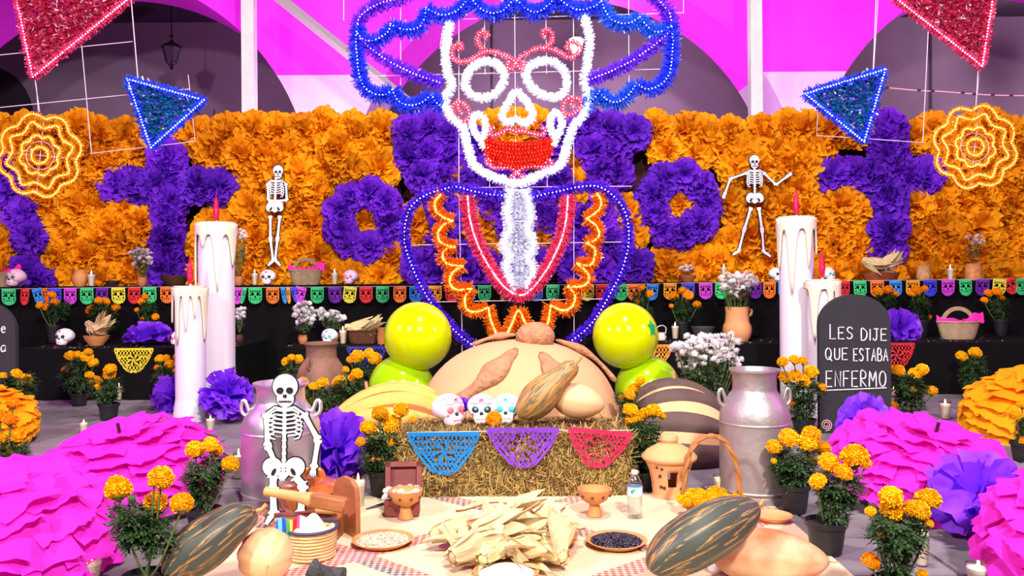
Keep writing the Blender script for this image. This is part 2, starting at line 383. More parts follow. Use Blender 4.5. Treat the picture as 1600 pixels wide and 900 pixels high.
pur('purple tissue flower clustered around the skull light figure', [(640, 208), (672, 200), (700, 210), (640, 245), (672, 240), (700, 246), (662, 275), (695, 280), (918, 196), (955, 202), (988, 208), (925, 235), (958, 238), (938, 268), (962, 272),
    (690, 320), (700, 350), (690, 380), (715, 400), (655, 415), (690, 425), (730, 430), (770, 330), (800, 350), (745, 275), (770, 290), (800, 300), (850, 300), (870, 280), (840, 335), (870, 345), (760, 420), (800, 420), (840, 415),
    (880, 390), (905, 345), (915, 375), (940, 345), (950, 380), (900, 425), (935, 420), (970, 405), (995, 415), (945, 310), (740, 225), (870, 215), (800, 275)], 31)
n_or = 0
cand = []
rows = 9
for j in range(rows):
    y = 209 + j * 28.3
    for i in range(44):
        x = -40 + i * 39.5 + (20 if j % 2 else 0) + rnd.uniform(-7, 7)
        cand.append((x, y + rnd.uniform(-6, 6) + (rnd.uniform(-8, 6) if j == 0 else 0)))
cand += [(570, 345), (1060, 320), (722, 262), (722, 290), (892, 262), (893, 292), (655, 345), (652, 375), (735, 312), (752, 355), (768, 385), (855, 370), (888, 315), (975, 335), (985, 365), (800, 232), (770, 205), (800, 200), (835, 203)]
special = set(range(len(cand) - 19, len(cand)))
chosen = []
for k, (x, y) in enumerate(cand):
    if k not in special:
        if 615 < x < 1005 and y > 180: continue
        if any((x - a) ** 2 + (y - b) ** 2 < (r * .84 + 9) ** 2 for a, b, r, _ in purple): continue
    chosen.append((x, y, 22 if k in special and k in (len(cand) - 19, len(cand) - 18) else rnd.uniform(30, 37)))
chosen = chosen[:298]
def wall_flower(kind, x, y, r, lab, grp):
    o = put(kind, rnd.choice(fl_or if kind[0] == 'o' else fl_pu), None, P(x, y, YW + rnd.uniform(-.03, .05) - (.07 if kind[0] == 'p' else 0)), (pi / 2 + rnd.uniform(-.25, .25), rnd.uniform(-.25, .25), 0), 1)
    s = r * YW / F; o.scale = (s, s, s * .72)
    o.rotation_euler = (Euler((pi / 2 + rnd.uniform(-.2, .3), 0, rnd.uniform(-.25, .25))).to_matrix() @ Matrix.Rotation(rnd.uniform(0, 6.3), 3, 'Z')).to_euler()
    tag(o, lab, 'paper flower', grp); return o
def where(x, y):
    row = 'top rows' if y < 232 else ('bottom rows' if y > 370 else 'middle rows')
    sec = 'left of the left purple cross' if x < 262 else 'between left purple cross and left purple ring' if x < 568 else 'around the skull light figure' if x < 1062 else 'between right purple ring and right purple cross' if x < 1387 else 'right of the right purple cross'
    return row + ' ' + sec
for x, y, r in chosen: wall_flower('orange_paper_flower', x, y, r, 'orange tissue flower in the ' + where(x, y), 'orange wall flowers, ' + where(x, y))
for k, (x, y, r, lab) in enumerate(purple):
    if 'clustered' in lab: lab = 'purple tissue flower ' + ('behind the left half of the hat and face light' if x < 760 and y < 295 else 'behind the right half of the hat and face light' if y < 295 else 'behind the left side of the light jacket' if x < 808 else 'behind the right side of the light jacket')
    wall_flower('purple_paper_flower', x, y, r, lab, lab.replace('purple tissue flower', 'purple flowers'))
# ================================================================= tinsel and LED figures
def tinsel(path, r, dens, seed, wd=.006, along=.5):
    """bristles standing off a path; returns verts, faces (thin quads)"""
    g = np.random.default_rng(seed); p = np.array([tuple(q) for q in path]); seg = np.linalg.norm(np.diff(p, axis=0), axis=1); cum = np.concatenate([[0], np.cumsum(seg)])
    n = max(8, int(cum[-1] * dens)); s = g.uniform(0, cum[-1], n); i = np.clip(np.searchsorted(cum, s) - 1, 0, len(seg) - 1); t = (s - cum[i]) / np.maximum(seg[i], 1e-9)
    base = p[i] * (1 - t)[:, None] + p[i + 1] * t[:, None]; tan = (p[i + 1] - p[i]) / np.maximum(seg[i], 1e-9)[:, None]
    d = g.normal(size=(n, 3)); d -= (d * tan).sum(1)[:, None] * tan; d /= np.linalg.norm(d, axis=1)[:, None] + 1e-9
    d = d + tan * g.uniform(-along, along, n)[:, None]; d /= np.linalg.norm(d, axis=1)[:, None]
    L_ = r * g.uniform(.55, 1.08, n); side = np.cross(d, g.normal(size=(n, 3))); side /= np.linalg.norm(side, axis=1)[:, None] + 1e-9; side *= wd / 2
    a = base + d * (L_ * .08)[:, None]; b = base + d * L_[:, None]; b = b + g.normal(size=(n, 3)) * (r * .06)
    V = np.stack([a - side, a + side, b + side, b - side], 1).reshape(-1, 3); k = np.arange(n) * 4
    return V, np.stack([k, k + 1, k + 2, k + 3], 1).tolist()
def resample(path, step):
    p = [Vector(q) for q in path]; out = [p[0].copy()]; acc = 0
    for a, b in zip(p, p[1:]):
        l = (b - a).length
        while acc + l >= step:
            f = (step - acc) / l; a = a.lerp(b, f); out.append(a.copy()); l = (b - a).length; acc = 0
        acc += l
    return out
OCT = ([(1, 0, 0), (-1, 0, 0), (0, 1, 0), (0, -1, 0), (0, 0, 1), (0, 0, -1)], [(0, 2, 4), (2, 1, 4), (1, 3, 4), (3, 0, 4), (2, 0, 5), (1, 2, 5), (3, 1, 5), (0, 3, 5)])
def beads(path, step, r):
    mb = MB(); V0 = np.array(OCT[0], float) * r
    for q in resample(path, step): mb.add((V0 + np.array(tuple(q)), OCT[1]))
    return mb
TIN = {}
def tin(c):
    col = {'blue': (58, 84, 250), 'blue2': (60, 120, 245), 'violet': (130, 60, 240), 'white': (240, 242, 255), 'pink': (235, 80, 130), 'rose': (240, 120, 150), 'red': (245, 60, 40), 'orange': (240, 130, 20), 'deep': (96, 40, 225), 'gold': (250, 170, 40), 'crimson': (190, 40, 80), 'teal': (16, 116, 160)}[c]
    return M('tinsel_' + c, col, rough=.3, metal=.15, transl=.35, spec=.6)
LEDC = {'w': ((235, 240, 255), 9), 'b': ((170, 205, 255), 8), 'p': ((255, 200, 245), 8), 'k': ((255, 160, 185), 7), 'r': ((255, 90, 60), 6), 'o': ((255, 205, 90), 8), 'v': ((215, 190, 255), 8)}
def ledm(k): return led('led_' + k, *LEDC[k])
def PP(pts, Y, k=4, closed=False): return smooth_path([P(x, y, Y) for x, y in pts], k, closed)
m_rod = M('white_rod', (205, 190, 205), rough=.4)
YF = 6.55; pxm = YF / F
class Fig:
    def __init__(s, name, lab, cat, base, Y, group=None):
        s.t = T(name, lab, cat, base, group=group); s.Y = Y; s.tin = {}; s.led = {}; s.seed = rnd.randint(0, 9999)
        s.off = Vector(base)
    def line(s, part, pts, tc, lc, rpx, dens=1100, k=4, closed=False, rope=False, step=5.5, br=1.15, wd=.008):
        path = PP(pts, s.Y, k, closed); path = [q - s.off for q in path]; s.seed += 1; q = s.Y / F
        if tc: s.tin.setdefault((part, tc), MB()).add(tinsel(path, rpx * q * 1.2, dens, s.seed, wd))
        if lc:
            mb = s.led.setdefault((part, lc), MB())
            if rope: mb.add(tube([p_ + Vector((0, -rpx * q * .35, 0)) for p_ in path], br * q, 5))
            else:
                b = beads([p_ + Vector((0, -rpx * q * .45, 0)) for p_ in path], step * q, br * q)
                mb.add((np.concatenate(b.v), b.f))
    def rods(s, segs, r=.003, name='wire_frame', back=.02):
        mb = MB()
        for sg in segs:
            pts = [P(x, y, s.Y + back) - s.off for x, y in sg]; mb.add(tube(pts, r, 5))
        obj(name, mb, m_rod, s.t)
    def done(s):
        for (pt, c), mb in s.tin.items(): obj(pt, mb, tin(c), s.t, smooth=False)
        for (pt, c), mb in s.led.items(): obj(pt.replace('_tinsel', '') + '_lights', mb, ledm(c), s.t, smooth=False)['kind'] = 'stuff'
fg = Fig('skull_light_figure', 'tinsel and light figure of a grinning skull in a wide blue hat', 'light figure', P(810, 540, YF), YF)
B = 'hat_brim_tinsel'
brim = [[(560, 40), (557, 62), (559, 90), (561, 112), (566, 130), (575, 142), (590, 149), (605, 148), (614, 141)], [(614, 141), (620, 155), (632, 164), (648, 165), (662, 160), (675, 148)], [(675, 148), (681, 160), (692, 168)],
    [(560, 54), (568, 63), (581, 65), (597, 59), (608, 50), (611, 39)], [(611, 39), (622, 45), (640, 48), (655, 44), (663, 33), (666, 14)], [(666, 14), (680, 22), (695, 25), (712, 20), (725, 8), (734, -6)], [(734, -6), (745, 10), (760, 20), (775, 22), (790, 15), (803, 0)],
    [(803, 0), (811, 5), (820, 14), (835, 21), (848, 16), (862, 4), (869, -5)], [(869, -5), (880, 5), (893, 14), (908, 17), (925, 13), (939, 4)], [(939, 4), (945, 18), (955, 32), (970, 38), (985, 37), (999, 28)], [(999, 28), (1008, 40), (1020, 50), (1032, 51), (1047, 42)],
    [(1048, 38), (1050, 60), (1049, 90), (1046, 112), (1038, 127), (1025, 137), (1008, 140), (994, 131)], [(994, 131), (985, 145), (975, 155), (960, 161), (945, 155), (936, 143)], [(936, 143), (928, 155), (914, 166)]]
for i, b in enumerate(brim): fg.line(B, b, 'blue2' if i in (9, 10, 12, 13) else 'blue', 'b', 13, 2300)
for b in ([(640, -12), (620, 0), (596, 6), (575, 17), (562, 30), (558, 45)], [(1012, -14), (1024, -3), (1036, 10), (1045, 22), (1049, 38)]): fg.line('hat_crown_tinsel', b, 'violet', 'p', 12, 1900)
for b in ([(560, 58), (578, 75), (605, 95), (640, 113), (665, 123), (692, 131)], [(1046, 50), (1030, 65), (1010, 80), (985, 97), (955, 112), (935, 120), (916, 127)]): fg.line('hat_band_tinsel', b, 'violet', 'p', 11, 1900)
W = 'skull_outline_tinsel'
for b in ([(703, 33), (700, 50), (697, 70), (696, 90), (699, 112), (706, 133), (700, 145), (695, 158), (699, 174), (711, 189), (722, 198), (727, 210), (732, 235), (738, 255), (748, 265), (770, 277), (790, 283), (808, 287), (828, 281), (850, 270), (870, 262), (880, 250), (887, 225), (891, 210), (898, 195), (910, 183), (918, 166), (919, 150), (917, 137), (912, 126), (916, 110), (920, 82), (921, 60), (917, 40), (913, 25)],):
    fg.line(W, b, 'white', 'w', 7.5, 2200, rope=True, br=1.7)
fg.line(W, [(760, 96), (778, 101), (788, 118), (784, 135), (770, 149), (752, 153), (735, 147), (727, 133), (732, 113), (744, 101)], 'white', 'w', 7, 2200, closed=True, rope=True, br=1.6)
fg.line(W, [(853, 95), (872, 101), (884, 116), (885, 135), (876, 150), (858, 152), (838, 143), (825, 129), (822, 113), (834, 100)], 'white', 'w', 7, 2200, closed=True, rope=True, br=1.6)
fg.line(W, [(807, 143), (796, 159), (786, 174), (785, 186), (795, 192), (807, 187), (819, 193), (830, 187), (832, 177), (824, 161)], 'white', 'w', 6.5, 2200, closed=True, rope=True, br=1.5)
for b in ([(746, 178), (738, 188), (741, 205), (752, 218), (759, 200), (756, 184)], [(868, 176), (860, 186), (861, 204), (868, 214), (877, 200), (877, 184)]): fg.line(W, b, 'white', 'w', 6, 2000, closed=True, rope=True, br=1.4)
for b in ([(748, 214), (757, 231)], [(872, 208), (864, 228)]): fg.line(W, b, 'white', 'w', 6, 2000, rope=True, br=1.4)
K = 'brow_scroll_tinsel'
for b in ([(716, 79), (722, 73), (717, 68), (708, 75), (707, 88), (715, 96), (730, 96), (745, 88), (760, 80), (775, 82), (795, 90), (806, 98)], [(758, 61), (762, 54), (755, 49), (748, 55), (747, 68), (755, 78)],
    [(806, 98), (816, 88), (835, 78), (850, 75), (872, 81), (888, 90), (901, 86), (906, 76), (900, 66), (889, 66), (886, 76), (894, 79)], [(850, 76), (861, 67), (863, 55), (855, 47), (848, 52), (853, 59)], [(795, 97), (793, 106), (801, 108), (806, 98), (812, 108), (819, 106), (817, 96)]):
    fg.line(K, b, 'rose', 'k', 4.5, 1500, step=4.5, br=1.0)
for b in ([(718, 158), (708, 164), (708, 178), (718, 189), (730, 188), (733, 176), (727, 164), (718, 160), (716, 170), (722, 178)], [(893, 152), (883, 158), (880, 172), (887, 180), (899, 176), (908, 165), (905, 155), (896, 154), (892, 163), (897, 168)]): fg.line('cheek_swirl_tinsel', b, 'rose', 'k', 4, 1500, step=5)
mo = [(764, 209), (770, 199), (776, 206), (768, 211)] ; mo = [(772, 200), (764, 204), (768, 212), (780, 209), (795, 202), (806, 206), (815, 204), (828, 208), (845, 211), (852, 205), (846, 198)]
fg.line('moustache_tinsel', mo, 'rose', 'k', 4, 1500, step=5)
for y0, y1, xa, xb in ((219, 227, 757, 863), (225, 233, 757, 863), (231, 240, 757, 863), (237, 246, 759, 861), (243, 253, 762, 858), (249, 260, 766, 854)):
    fg.line('red_mouth_tinsel', [(xa, y0), ((xa + 808) / 2, y0 + (y1 - y0) * .75), (809, y1), ((xb + 809) / 2, y0 + (y1 - y0) * .75), (xb, y0)], 'red', 'r', 5.5, 2400, step=5, br=.8)
fg.line('lip_scroll_tinsel', [(766, 258), (760, 254), (762, 248), (767, 252), (768, 261), (785, 262), (800, 263), (808, 271), (816, 263), (835, 260), (858, 261), (861, 252), (855, 250), (852, 257)], 'rose', 'k', 4, 1500, step=5)
for b in ([(808, 268), (802, 277), (798, 273)], [(808, 268), (815, 277), (820, 273)]): fg.line('lip_scroll_tinsel', b, 'rose', 'k', 4, 1500, step=5)
nl = [(797, 296), (794, 318), (792, 337), (797, 356), (790, 371), (788, 384), (796, 400), (790, 416), (796, 436), (803, 453)]; nr = [(820, 296), (826, 318), (829, 342), (824, 358), (832, 376), (831, 392), (825, 404), (833, 420), (828, 438), (820, 455)]
fg.line('neck_tinsel', nl, 'white', 'w', 9, 2600, rope=True, br=1.2); fg.line('neck_tinsel', nr, 'white', 'w', 9, 2600, rope=True, br=1.2)
for f_ in (.3, .5, .7): fg.line('neck_tinsel', [(a[0] * (1 - f_) + b[0] * f_, a[1]) for a, b in zip(nl, nr)], 'white', None, 7, 1300)
fg.line('collar_tinsel', [(731, 306), (734, 340), (742, 370), (755, 400), (770, 425), (785, 445), (800, 457), (816, 461), (830, 452), (843, 437), (856, 418), (868, 395), (879, 368), (885, 338), (887, 306)], 'pink', 'k', 12, 3200, rope=True, br=1.1)
for b in ([(690, 304), (680, 315), (682, 330), (694, 340), (708, 345)], [(708, 345), (693, 352), (685, 365), (690, 380), (712, 386)], [(712, 386), (697, 389), (692, 401), (700, 413), (724, 415)], [(724, 415), (708, 425), (703, 440), (712, 452), (737, 451)], [(737, 451), (727, 465), (730, 483), (745, 487), (763, 480)], [(763, 480), (767, 500), (777, 525)],
    [(793, 520), (801, 503), (810, 485), (820, 503), (829, 520)], [(932, 302), (939, 315), (934, 330), (916, 342)], [(916, 342), (930, 352), (936, 365), (931, 374), (916, 380)], [(916, 380), (929, 389), (928, 405), (920, 415), (901, 411)], [(901, 411), (915, 424), (920, 437), (910, 447), (887, 447)], [(887, 447), (898, 460), (895, 477), (880, 485), (860, 477)], [(860, 477), (857, 500), (849, 525)]):
    fg.line('ruffle_tinsel', b, 'orange', 'o', 11, 2900, rope=True, br=1.2)
for b in ([(790, 306), (765, 304), (735, 298), (712, 292), (690, 297), (668, 304), (645, 320), (634, 348), (633, 380), (642, 410), (655, 440), (672, 470), (695, 500), (720, 525), (742, 541)], [(828, 309), (850, 304), (870, 300), (900, 293), (930, 291), (950, 300), (970, 320), (980, 345), (982, 375), (978, 400), (968, 430), (952, 460), (935, 490), (915, 515), (890, 534)]):
    fg.line('jacket_tinsel', b, 'deep', 'v', 9, 1900, step=6)
fg.rods([[(655, 32), (1068, 20)], [(580, 119), (1036, 108)], [(735, 293), (987, 291)], [(640, 383), (985, 378)], [(672, 472), (945, 467)], [(626, -20), (626, 146)], [(717, 30), (717, 300), (722, 520)], [(757, 30), (758, 116)], [(804, -20), (806, 290)], [(853, 26), (854, 115)], [(896, -20), (897, 520)], [(982, -20), (983, 140)], [(765, 262), (765, 293)], [(855, 262), (855, 292)], [(537, -20), (537, 32)], [(1068, -20), (1068, 20)], [(694, 34), (688, 70), (694, 118), (702, 135)]])
# a stand: two legs carry the figure to the floor, and the rods go up to the cable over the court
fg.rods([[(722, 520), (722, 636)], [(897, 520), (897, 634)]], r=.005, name='support_leg')
fg.done()
# pennants of tinsel
def fill_tri(tri, Y, off, n, seed, ln, wd):
    g = np.random.default_rng(seed); a, b, c = (np.array(tuple(P(x, y, Y) - off)) for x, y in tri)
    u = g.uniform(0, 1, (n, 2)); m = u.sum(1) > 1; u[m] = 1 - u[m]; p = a + (b - a) * u[:, :1] + (c - a) * u[:, 1:]
    d = g.normal(size=(n, 3)); d[:, 1] = d[:, 1] * .5 - .5; d /= np.linalg.norm(d, axis=1)[:, None]; s = np.cross(d, g.normal(size=(n, 3))); s /= np.linalg.norm(s, axis=1)[:, None]; s *= wd / 2; q = p + d * (ln * g.uniform(.4, 1, n))[:, None]
    V = np.stack([p - s, p + s, q + s, q - s], 1).reshape(-1, 3); k = np.arange(n) * 4
    return V, np.stack([k, k + 1, k + 2, k + 3], 1).tolist()
def pennant(lab, tri, Y, edge, edge2, fills, lc, rods, edges=None):
    base = P(sum(x for x, _ in tri) / 3, max(y for _, y in tri), Y)
    f_ = Fig('tinsel_pennant', lab, 'light figure', base, Y, group='triangular tinsel pennants')
    area_ = abs((tri[1][0] - tri[0][0]) * (tri[2][1] - tri[0][1]) - (tri[2][0] - tri[0][0]) * (tri[1][1] - tri[0][1])) / 2 * (Y / F) ** 2
    for i in (edges or (0, 1, 2)):
        a, b = tri[i], tri[(i + 1) % 3]; f_.line('edge_tinsel', [a, b], edge, lc, 7, 1500, k=1, step=4.6, br=1.5)
    for j, (c, dn) in enumerate(fills):
        obj('field_tinsel', MB().add(fill_tri(tri, Y + .02, base, int(area_ * dn), 11 + j, .07, .012)), tin(c), f_.t, smooth=False)['kind'] = 'stuff'  # white strands among the fills stand for sparkles of light
    f_.rods(rods); f_.done(); return f_
pennant('big crimson tinsel pennant hanging beside the wall lantern', [(18, -45), (53, 121), (256, -45)], 6.3, 'pink', None, [('crimson', 9000), ('rose', 1400), ('white', 500)], 'p', [[(-30, 89), (207, 65)], [(-30, 171), (200, 148)], [(117, -45), (143, 240)], [(201, -45), (215, 122)], [(30, -45), (62, 175)]], (0, 1))
pennant('big crimson tinsel pennant above the round yellow light', [(1340, -48), (1533, 104), (1557, -48)], 6.3, 'pink', None, [('crimson', 9000), ('rose', 1400), ('white', 500)], 'p', [[(1375, -48), (1365, 108)], [(1455, -48), (1442, 222)], [(1537, -48), (1525, 165)]], (0, 1))
pennant('blue tinsel pennant beside the hanging iron lantern', [(200, 124), (320, 157), (237, 231)], 6.25, 'blue', None, [('teal', 9500), ('deep', 2200), ('blue2', 1500), ('white', 800)], 'b', [[(201, -48), (216, 126)], [(140, 240), (305, 221), (294, 117)], [(200, 149), (296, 139)], [(238, 228), (310, 170)]])
pennant('blue tinsel pennant in front of the right-hand magenta pier', [(1257, 147), (1382, 109), (1349, 222)], 6.25, 'blue', None, [('teal', 9500), ('deep', 2200), ('blue2', 1500), ('white', 800)], 'b', [[(1371, -48), (1364, 114)], [(1278, 172), (1276, 212), (1358, 217), (1442, 223)], [(1360, 200), (1358, 217)]])
def lobes(cx, cy, r, amp, n, ph, k=8, pw=1.0):
    out = []
    for i in range(n * k):
        a = 2 * pi * i / (n * k); c = math.cos(n * (a - ph)); out.append((cx + (r + amp * c) * math.cos(a), cy + (r + amp * c) * math.sin(a)))
    return out
def lobes_abs(cx, cy, r, amp, n, ph, k=8, inward=False):
    out = []
    for i in range(n * k):
        a = 2 * pi * i / (n * k); c = abs(math.sin(n * (a - ph) / 2)); c = (1 - c) if inward else c
        out.append((cx + (r + amp * (c - .5)) * math.cos(a), cy + (r + amp * (c - .5)) * math.sin(a)))
    return out
def ring_light(lab, cx, cy, ph, rods):
    Y = 6.4; f_ = Fig('flower_light', lab, 'light figure', P(cx, cy + 66, Y), Y, group='flower shaped yellow lights')
    for r, amp, n, inv in ((61, 10, 8, False), (49, 12, 8, True), (29, 6, 8, False), (13, 0, 8, False)):
        f_.line('petal_tinsel', lobes_abs(cx, cy, r, amp, n, ph + (pi / 8 if inv else 0), 8, inv), 'gold', 'o', 4, 1500, k=2, closed=True, step=3.6, br=1.4)
    f_.rods(rods + [lobes(cx, cy, 22, 0, 8, 0) + [(cx + 22, cy)]] + [[(cx, cy), (cx + 62 * math.cos(a), cy + 62 * math.sin(a))] for a in (0.1, pi / 2 + .1, pi + .1, -pi / 2 + .1)], r=.003); f_.done()
ring_light('round yellow flower light under the big crimson pennant beside the lantern', 63, 243, .15, [[(56, 120), (60, 180)]])
ring_light('round yellow flower light hanging over the right end of the flower wall', 1523, 230, -.12, [[(1531, 105), (1525, 165)]])
# cable with clips
pth = PP([(1383, 137), (1405, 139), (1440, 142), (1470, 143), (1520, 147), (1560, 149), (1620, 150)], 6.4)
ct = T('light_cable', 'pinkish cable with black clips strung beside the blue pennant', 'cable', pth[0]); obj('wire', MB().add(tube([q - pth[0] for q in pth], .005, 6)), M('pink_wire', (215, 150, 175)), ct)
for x, y in ((1386, 137), (1436, 141), (1457, 142), (1504, 145), (1522, 147), (1551, 148), (1580, 149)): obj('clip', box(.025, .014, .014), M('black_plastic', (18, 16, 18), rough=.5), ct, P(x, y, 6.395) - pth[0])
# ================================================================= bunting and paper cuttings
PAPER = {'green': (60, 205, 120), 'red': (225, 50, 50), 'blue': (60, 150, 235), 'navy': (60, 70, 215), 'orange': (235, 120, 35), 'amber': (240, 165, 40), 'magenta': (215, 70, 215), 'purple': (110, 35, 165), 'yellow': (220, 220, 60)}
def paper(c): return M('paper_' + c, PAPER[c], rough=.6, transl=.2, spec=.3)
def cut_paper(w, h, nx, ny, keep, curl=.01, seed=0):
    ph = random.Random(seed).uniform(0, 6)
    V = [((i / nx - .5) * w, -curl * (math.sin(i / nx * 5 + ph) * (j / ny) + .5 * math.sin(j / ny * 4 + ph)), -j / ny * h) for j in range(ny + 1) for i in range(nx + 1)]
    Fc = [(j * (nx + 1) + i, (j + 1) * (nx + 1) + i, (j + 1) * (nx + 1) + i + 1, j * (nx + 1) + i + 1) for j in range(ny) for i in range(nx) if keep((i + .5) / nx * 2 - 1, (j + .5) / ny)]
    used = sorted({q for f in Fc for q in f}); mp = {q: k for k, q in enumerate(used)}
    return [V[q] for q in used], [tuple(mp[q] for q in f) for f in Fc]
def keep_small(x, y):
    lim = 1 if y < .62 else math.sqrt(max(0, 1 - ((y - .62) / .38) ** 2))
    if abs(x) > lim: return False
    if abs(x) > lim - .2 or y < .14 or y > .9: return True
    if (abs(x) - .38) ** 2 / .05 + (y - .40) ** 2 / .012 < 1: return False
    if x * x / .02 + (y - .56) ** 2 / .004 < 1: return False
    if abs(y - .72) < .035 and abs(x) < .42 and int((x + 1) * 9) % 2: return False
    if abs(y - .22) < .04 and int((x + 1) * 7 + .5) % 2 and abs(x) < .75: return False
    if abs(x) > .6 and int(y * 12) % 2: return False
    return True
flag_me = {c: [make_mesh('flag', cut_paper(.128, .162, 20, 22, keep_small, .006, s), paper(c), smooth=False) for s in (1, 2)] for c in PAPER}
def bunting(lab, xs, ytop, Y):
    a = P(xs[0][0], ytop(xs[0][0]), Y); t = T('paper_bunting', lab, 'bunting', a)
    pts = [P(x[0], ytop(x[0]), Y) - a for x in xs]
    if len(pts) > 1: obj('string', MB().add(tube([pts[0] - Vector((.08, 0, 0))] + pts + [pts[-1] + Vector((.08, 0, 0))], .0022, 5)), M('string', (190, 190, 190)), t)
    for i, x in enumerate(xs):
        c = x[1]; wf = x[2] if len(x) > 2 else 1; tl = x[3] if len(x) > 3 else rnd.uniform(-.04, .04)
        put('flag', flag_me[c][i % 2], t, pts[i] + Vector((0, -.004, 0)), (rnd.uniform(-.06, .06), tl, rnd.uniform(-.15, .15)), (wf, 1, 1))
bunting('string of small cut paper flags on the table edge under the round flower light', [(14, 'green'), (40, 'red', .6, .1), (57, 'blue', .7, -.25), (69, 'orange', .5, -.25), (86, 'navy', .95), (110, 'magenta'), (136, 'green'), (160, 'purple'), (185, 'yellow'), (210, 'red'), (234, 'green'), (261, 'orange'), (288, 'blue'), (313, 'amber')], lambda x: 451.5 - x * .013, 8.2)
bunting('string of small cut paper flags behind the skull figure and balloons', [(371, 'magenta', .8), (383, 'green', .3, .2), (399, 'green'), (426, 'orange'), (442, 'blue', .35, -.15), (450, 'amber', .3, -.1), (458, 'navy', .5, -.3), (471, 'magenta', .9, .25), (496, 'green'), (523, 'purple'), (548, 'yellow', 1, .12), (572, 'red'), (598, 'green'), (625, 'orange'), (650, 'blue'), (680, 'amber'), (706, 'red'), (732, 'blue'), (757, 'green'), (789, 'amber', .4, .2), (838, 'blue'), (864, 'green'), (891, 'orange'), (918, 'yellow'), (941, 'red'), (970, 'green'), (990, 'orange'), (1020, 'blue', .9, .1)], lambda x: 449.5 - (x - 371) * .009, 8.2)
bunting('string of small cut paper flags behind gravestone and white candles', [(1047, 'amber'), (1075, 'navy'), (1102, 'magenta'), (1128, 'green'), (1155, 'red'), (1180, 'purple'), (1202, 'orange'), (1226, 'blue'), (1320, 'red', .75), (1343, 'green'), (1370, 'orange'), (1399, 'blue'), (1426, 'amber'), (1453, 'navy'), (1481, 'magenta'), (1508, 'green'), (1535, 'purple'), (1562, 'yellow', 1, .1), (1574, 'red', .9, -.45), (1597, 'green')], lambda x: 442.5 - (x - 1047) * .013, 8.2)
def keep_big(x, y, sc=5, style=0):
    ax = abs(x)
    lim = 1.0 if y < .28 else (1.0 - (y - .28) * 1.0 if y < .78 else .5 * math.sqrt(max(0, 1 - ((y - .78) / .22) ** 1.6)))
    e = .09 * (1 - abs(math.sin((ax * .8 + y * 1.1) * 9)))
    if ax > lim - e: return False
    if y < .1: return True
    m = lim - e - ax
    if m < .05: return True
    if m < .13: return math.sin((ax + y) * 42) > -.25
    if m < .17: return True
    rr = math.hypot(x, (y - .48) * 1.3); aa = math.atan2((y - .48) * 1.3, x)
    if style == 1 and rr < .42: return abs(math.sin(aa * 4)) * .42 < rr * .9 and not (.3 < rr < .36)
    if rr < .3: return (math.sin(aa * 6 + rr * 9) > -.1) or rr < .06
    q = math.sin(sc * pi * (x * 1.2 + y)) * math.sin(sc * pi * (x * 1.2 - y))
    return q < .22 and q > -.55 or abs(math.sin(17 * y)) < .1
def big_paper(name_lab, px, py, wpx, hpx, Y, col, parent=None, seed=0, res=64, rot=(0, 0, 0), sc=5, style=0):
    w_, h_ = wpx * Y / F, hpx * Y / F
    o = obj('cut_paper_banner', cut_paper(w_, h_, res, int(res * h_ / w_) + 4, lambda x, y: keep_big(x, y, sc, style), .012, seed), M('banner_' + str(col), col, rough=.5, transl=.2, spec=.3), None, P(px, py, Y), rot, smooth=True, ang=180)
    return tag(o, name_lab, 'paper banner', 'scalloped cut paper banners')
def edge_paper(*a, **k):
    o = big_paper(*a, **k); o.location.z = ZM + .003; o.location.y = 7.185; o.rotation_euler = (-.16, 0, 0); return o
edge_paper('yellow scalloped cut paper banner on the low black table', 201, 538, 62, 39, 7.08, (222, 205, 45), seed=3, res=48)
edge_paper('navy blue cut paper banner behind the clay milk can', 570, 536, 64, 40, 7.08, (35, 35, 140), seed=4, res=48)
edge_paper('orange cut paper banner peeking out behind the balloons', 1022, 528, 66, 40, 7.08, (240, 140, 30), seed=5, res=48)
edge_paper('red cut paper banner behind the chalk gravestone', 1408, 530, 62, 40, 7.08, (200, 45, 40), seed=6, res=48)
# ================================================================= plants and paper pompoms
m_leaf = M('marigold_leaf', (58, 88, 46), rough=.55, var=.35, vs=6, transl=.2)
m_stem = M('plant_stem', (84, 104, 52), rough=.6)
m_pot = M('black_pot', (34, 32, 35), rough=.45, var=.1, vs=8)
m_soil = M('potting_soil', (48, 34, 26), rough=.95, var=.4, vs=60, bump=.6, bs=120)
m_mar = M('marigold_petals', (255, 186, 10), rough=.65, var=.10, vs=30, transl=.15, rand=.08, spec=.2)
m_mar2 = M('marigold_petals_deep', (250, 158, 10), rough=.65, var=.12, vs=30, transl=.15, rand=.10, spec=.2)
def head_mesh(n, seed, zmin=-.75):
    r = random.Random(seed); mb = MB().add(ell(.80, .80, .62, n=12, m=8)); ga = pi * (3 - 5 ** .5); V = []; Fc = []
    for k in range(n):
        z = 1 - (k + .5) / n * (1 - zmin); q = math.sqrt(max(0, 1 - z * z)); a = k * ga
        d = Vector((q * math.cos(a), q * math.sin(a), z)); s = d.cross(Vector((.01, .02, 1))).normalized(); s = Matrix.Rotation(r.uniform(-1.2, 1.2), 3, d) @ s; n_ = d.cross(s)
        W = r.uniform(.09, .15); L1 = r.uniform(.92, 1.08); tw = r.uniform(-.07, .07); b = len(V)
        p0 = Vector((d.x * .72, d.y * .72, d.z * .55)); p1 = Vector((d.x * L1, d.y * L1, d.z * L1 * .80))
        V += [tuple(p0 - s * W * .6), tuple(p0 + s * W * .6), tuple(p1.lerp(p0, .25) + s * W + n_ * tw), tuple(p1 + n_ * .07), tuple(p1.lerp(p0, .25) - s * W - n_ * tw)]
        Fc.append((b, b + 1, b + 2, b + 3, b + 4))
    return mb.add((V, Fc))
HEAD = [make_mesh('flower_head', head_mesh(210, 300 + i), m_mar, ang=180) for i in range(3)]
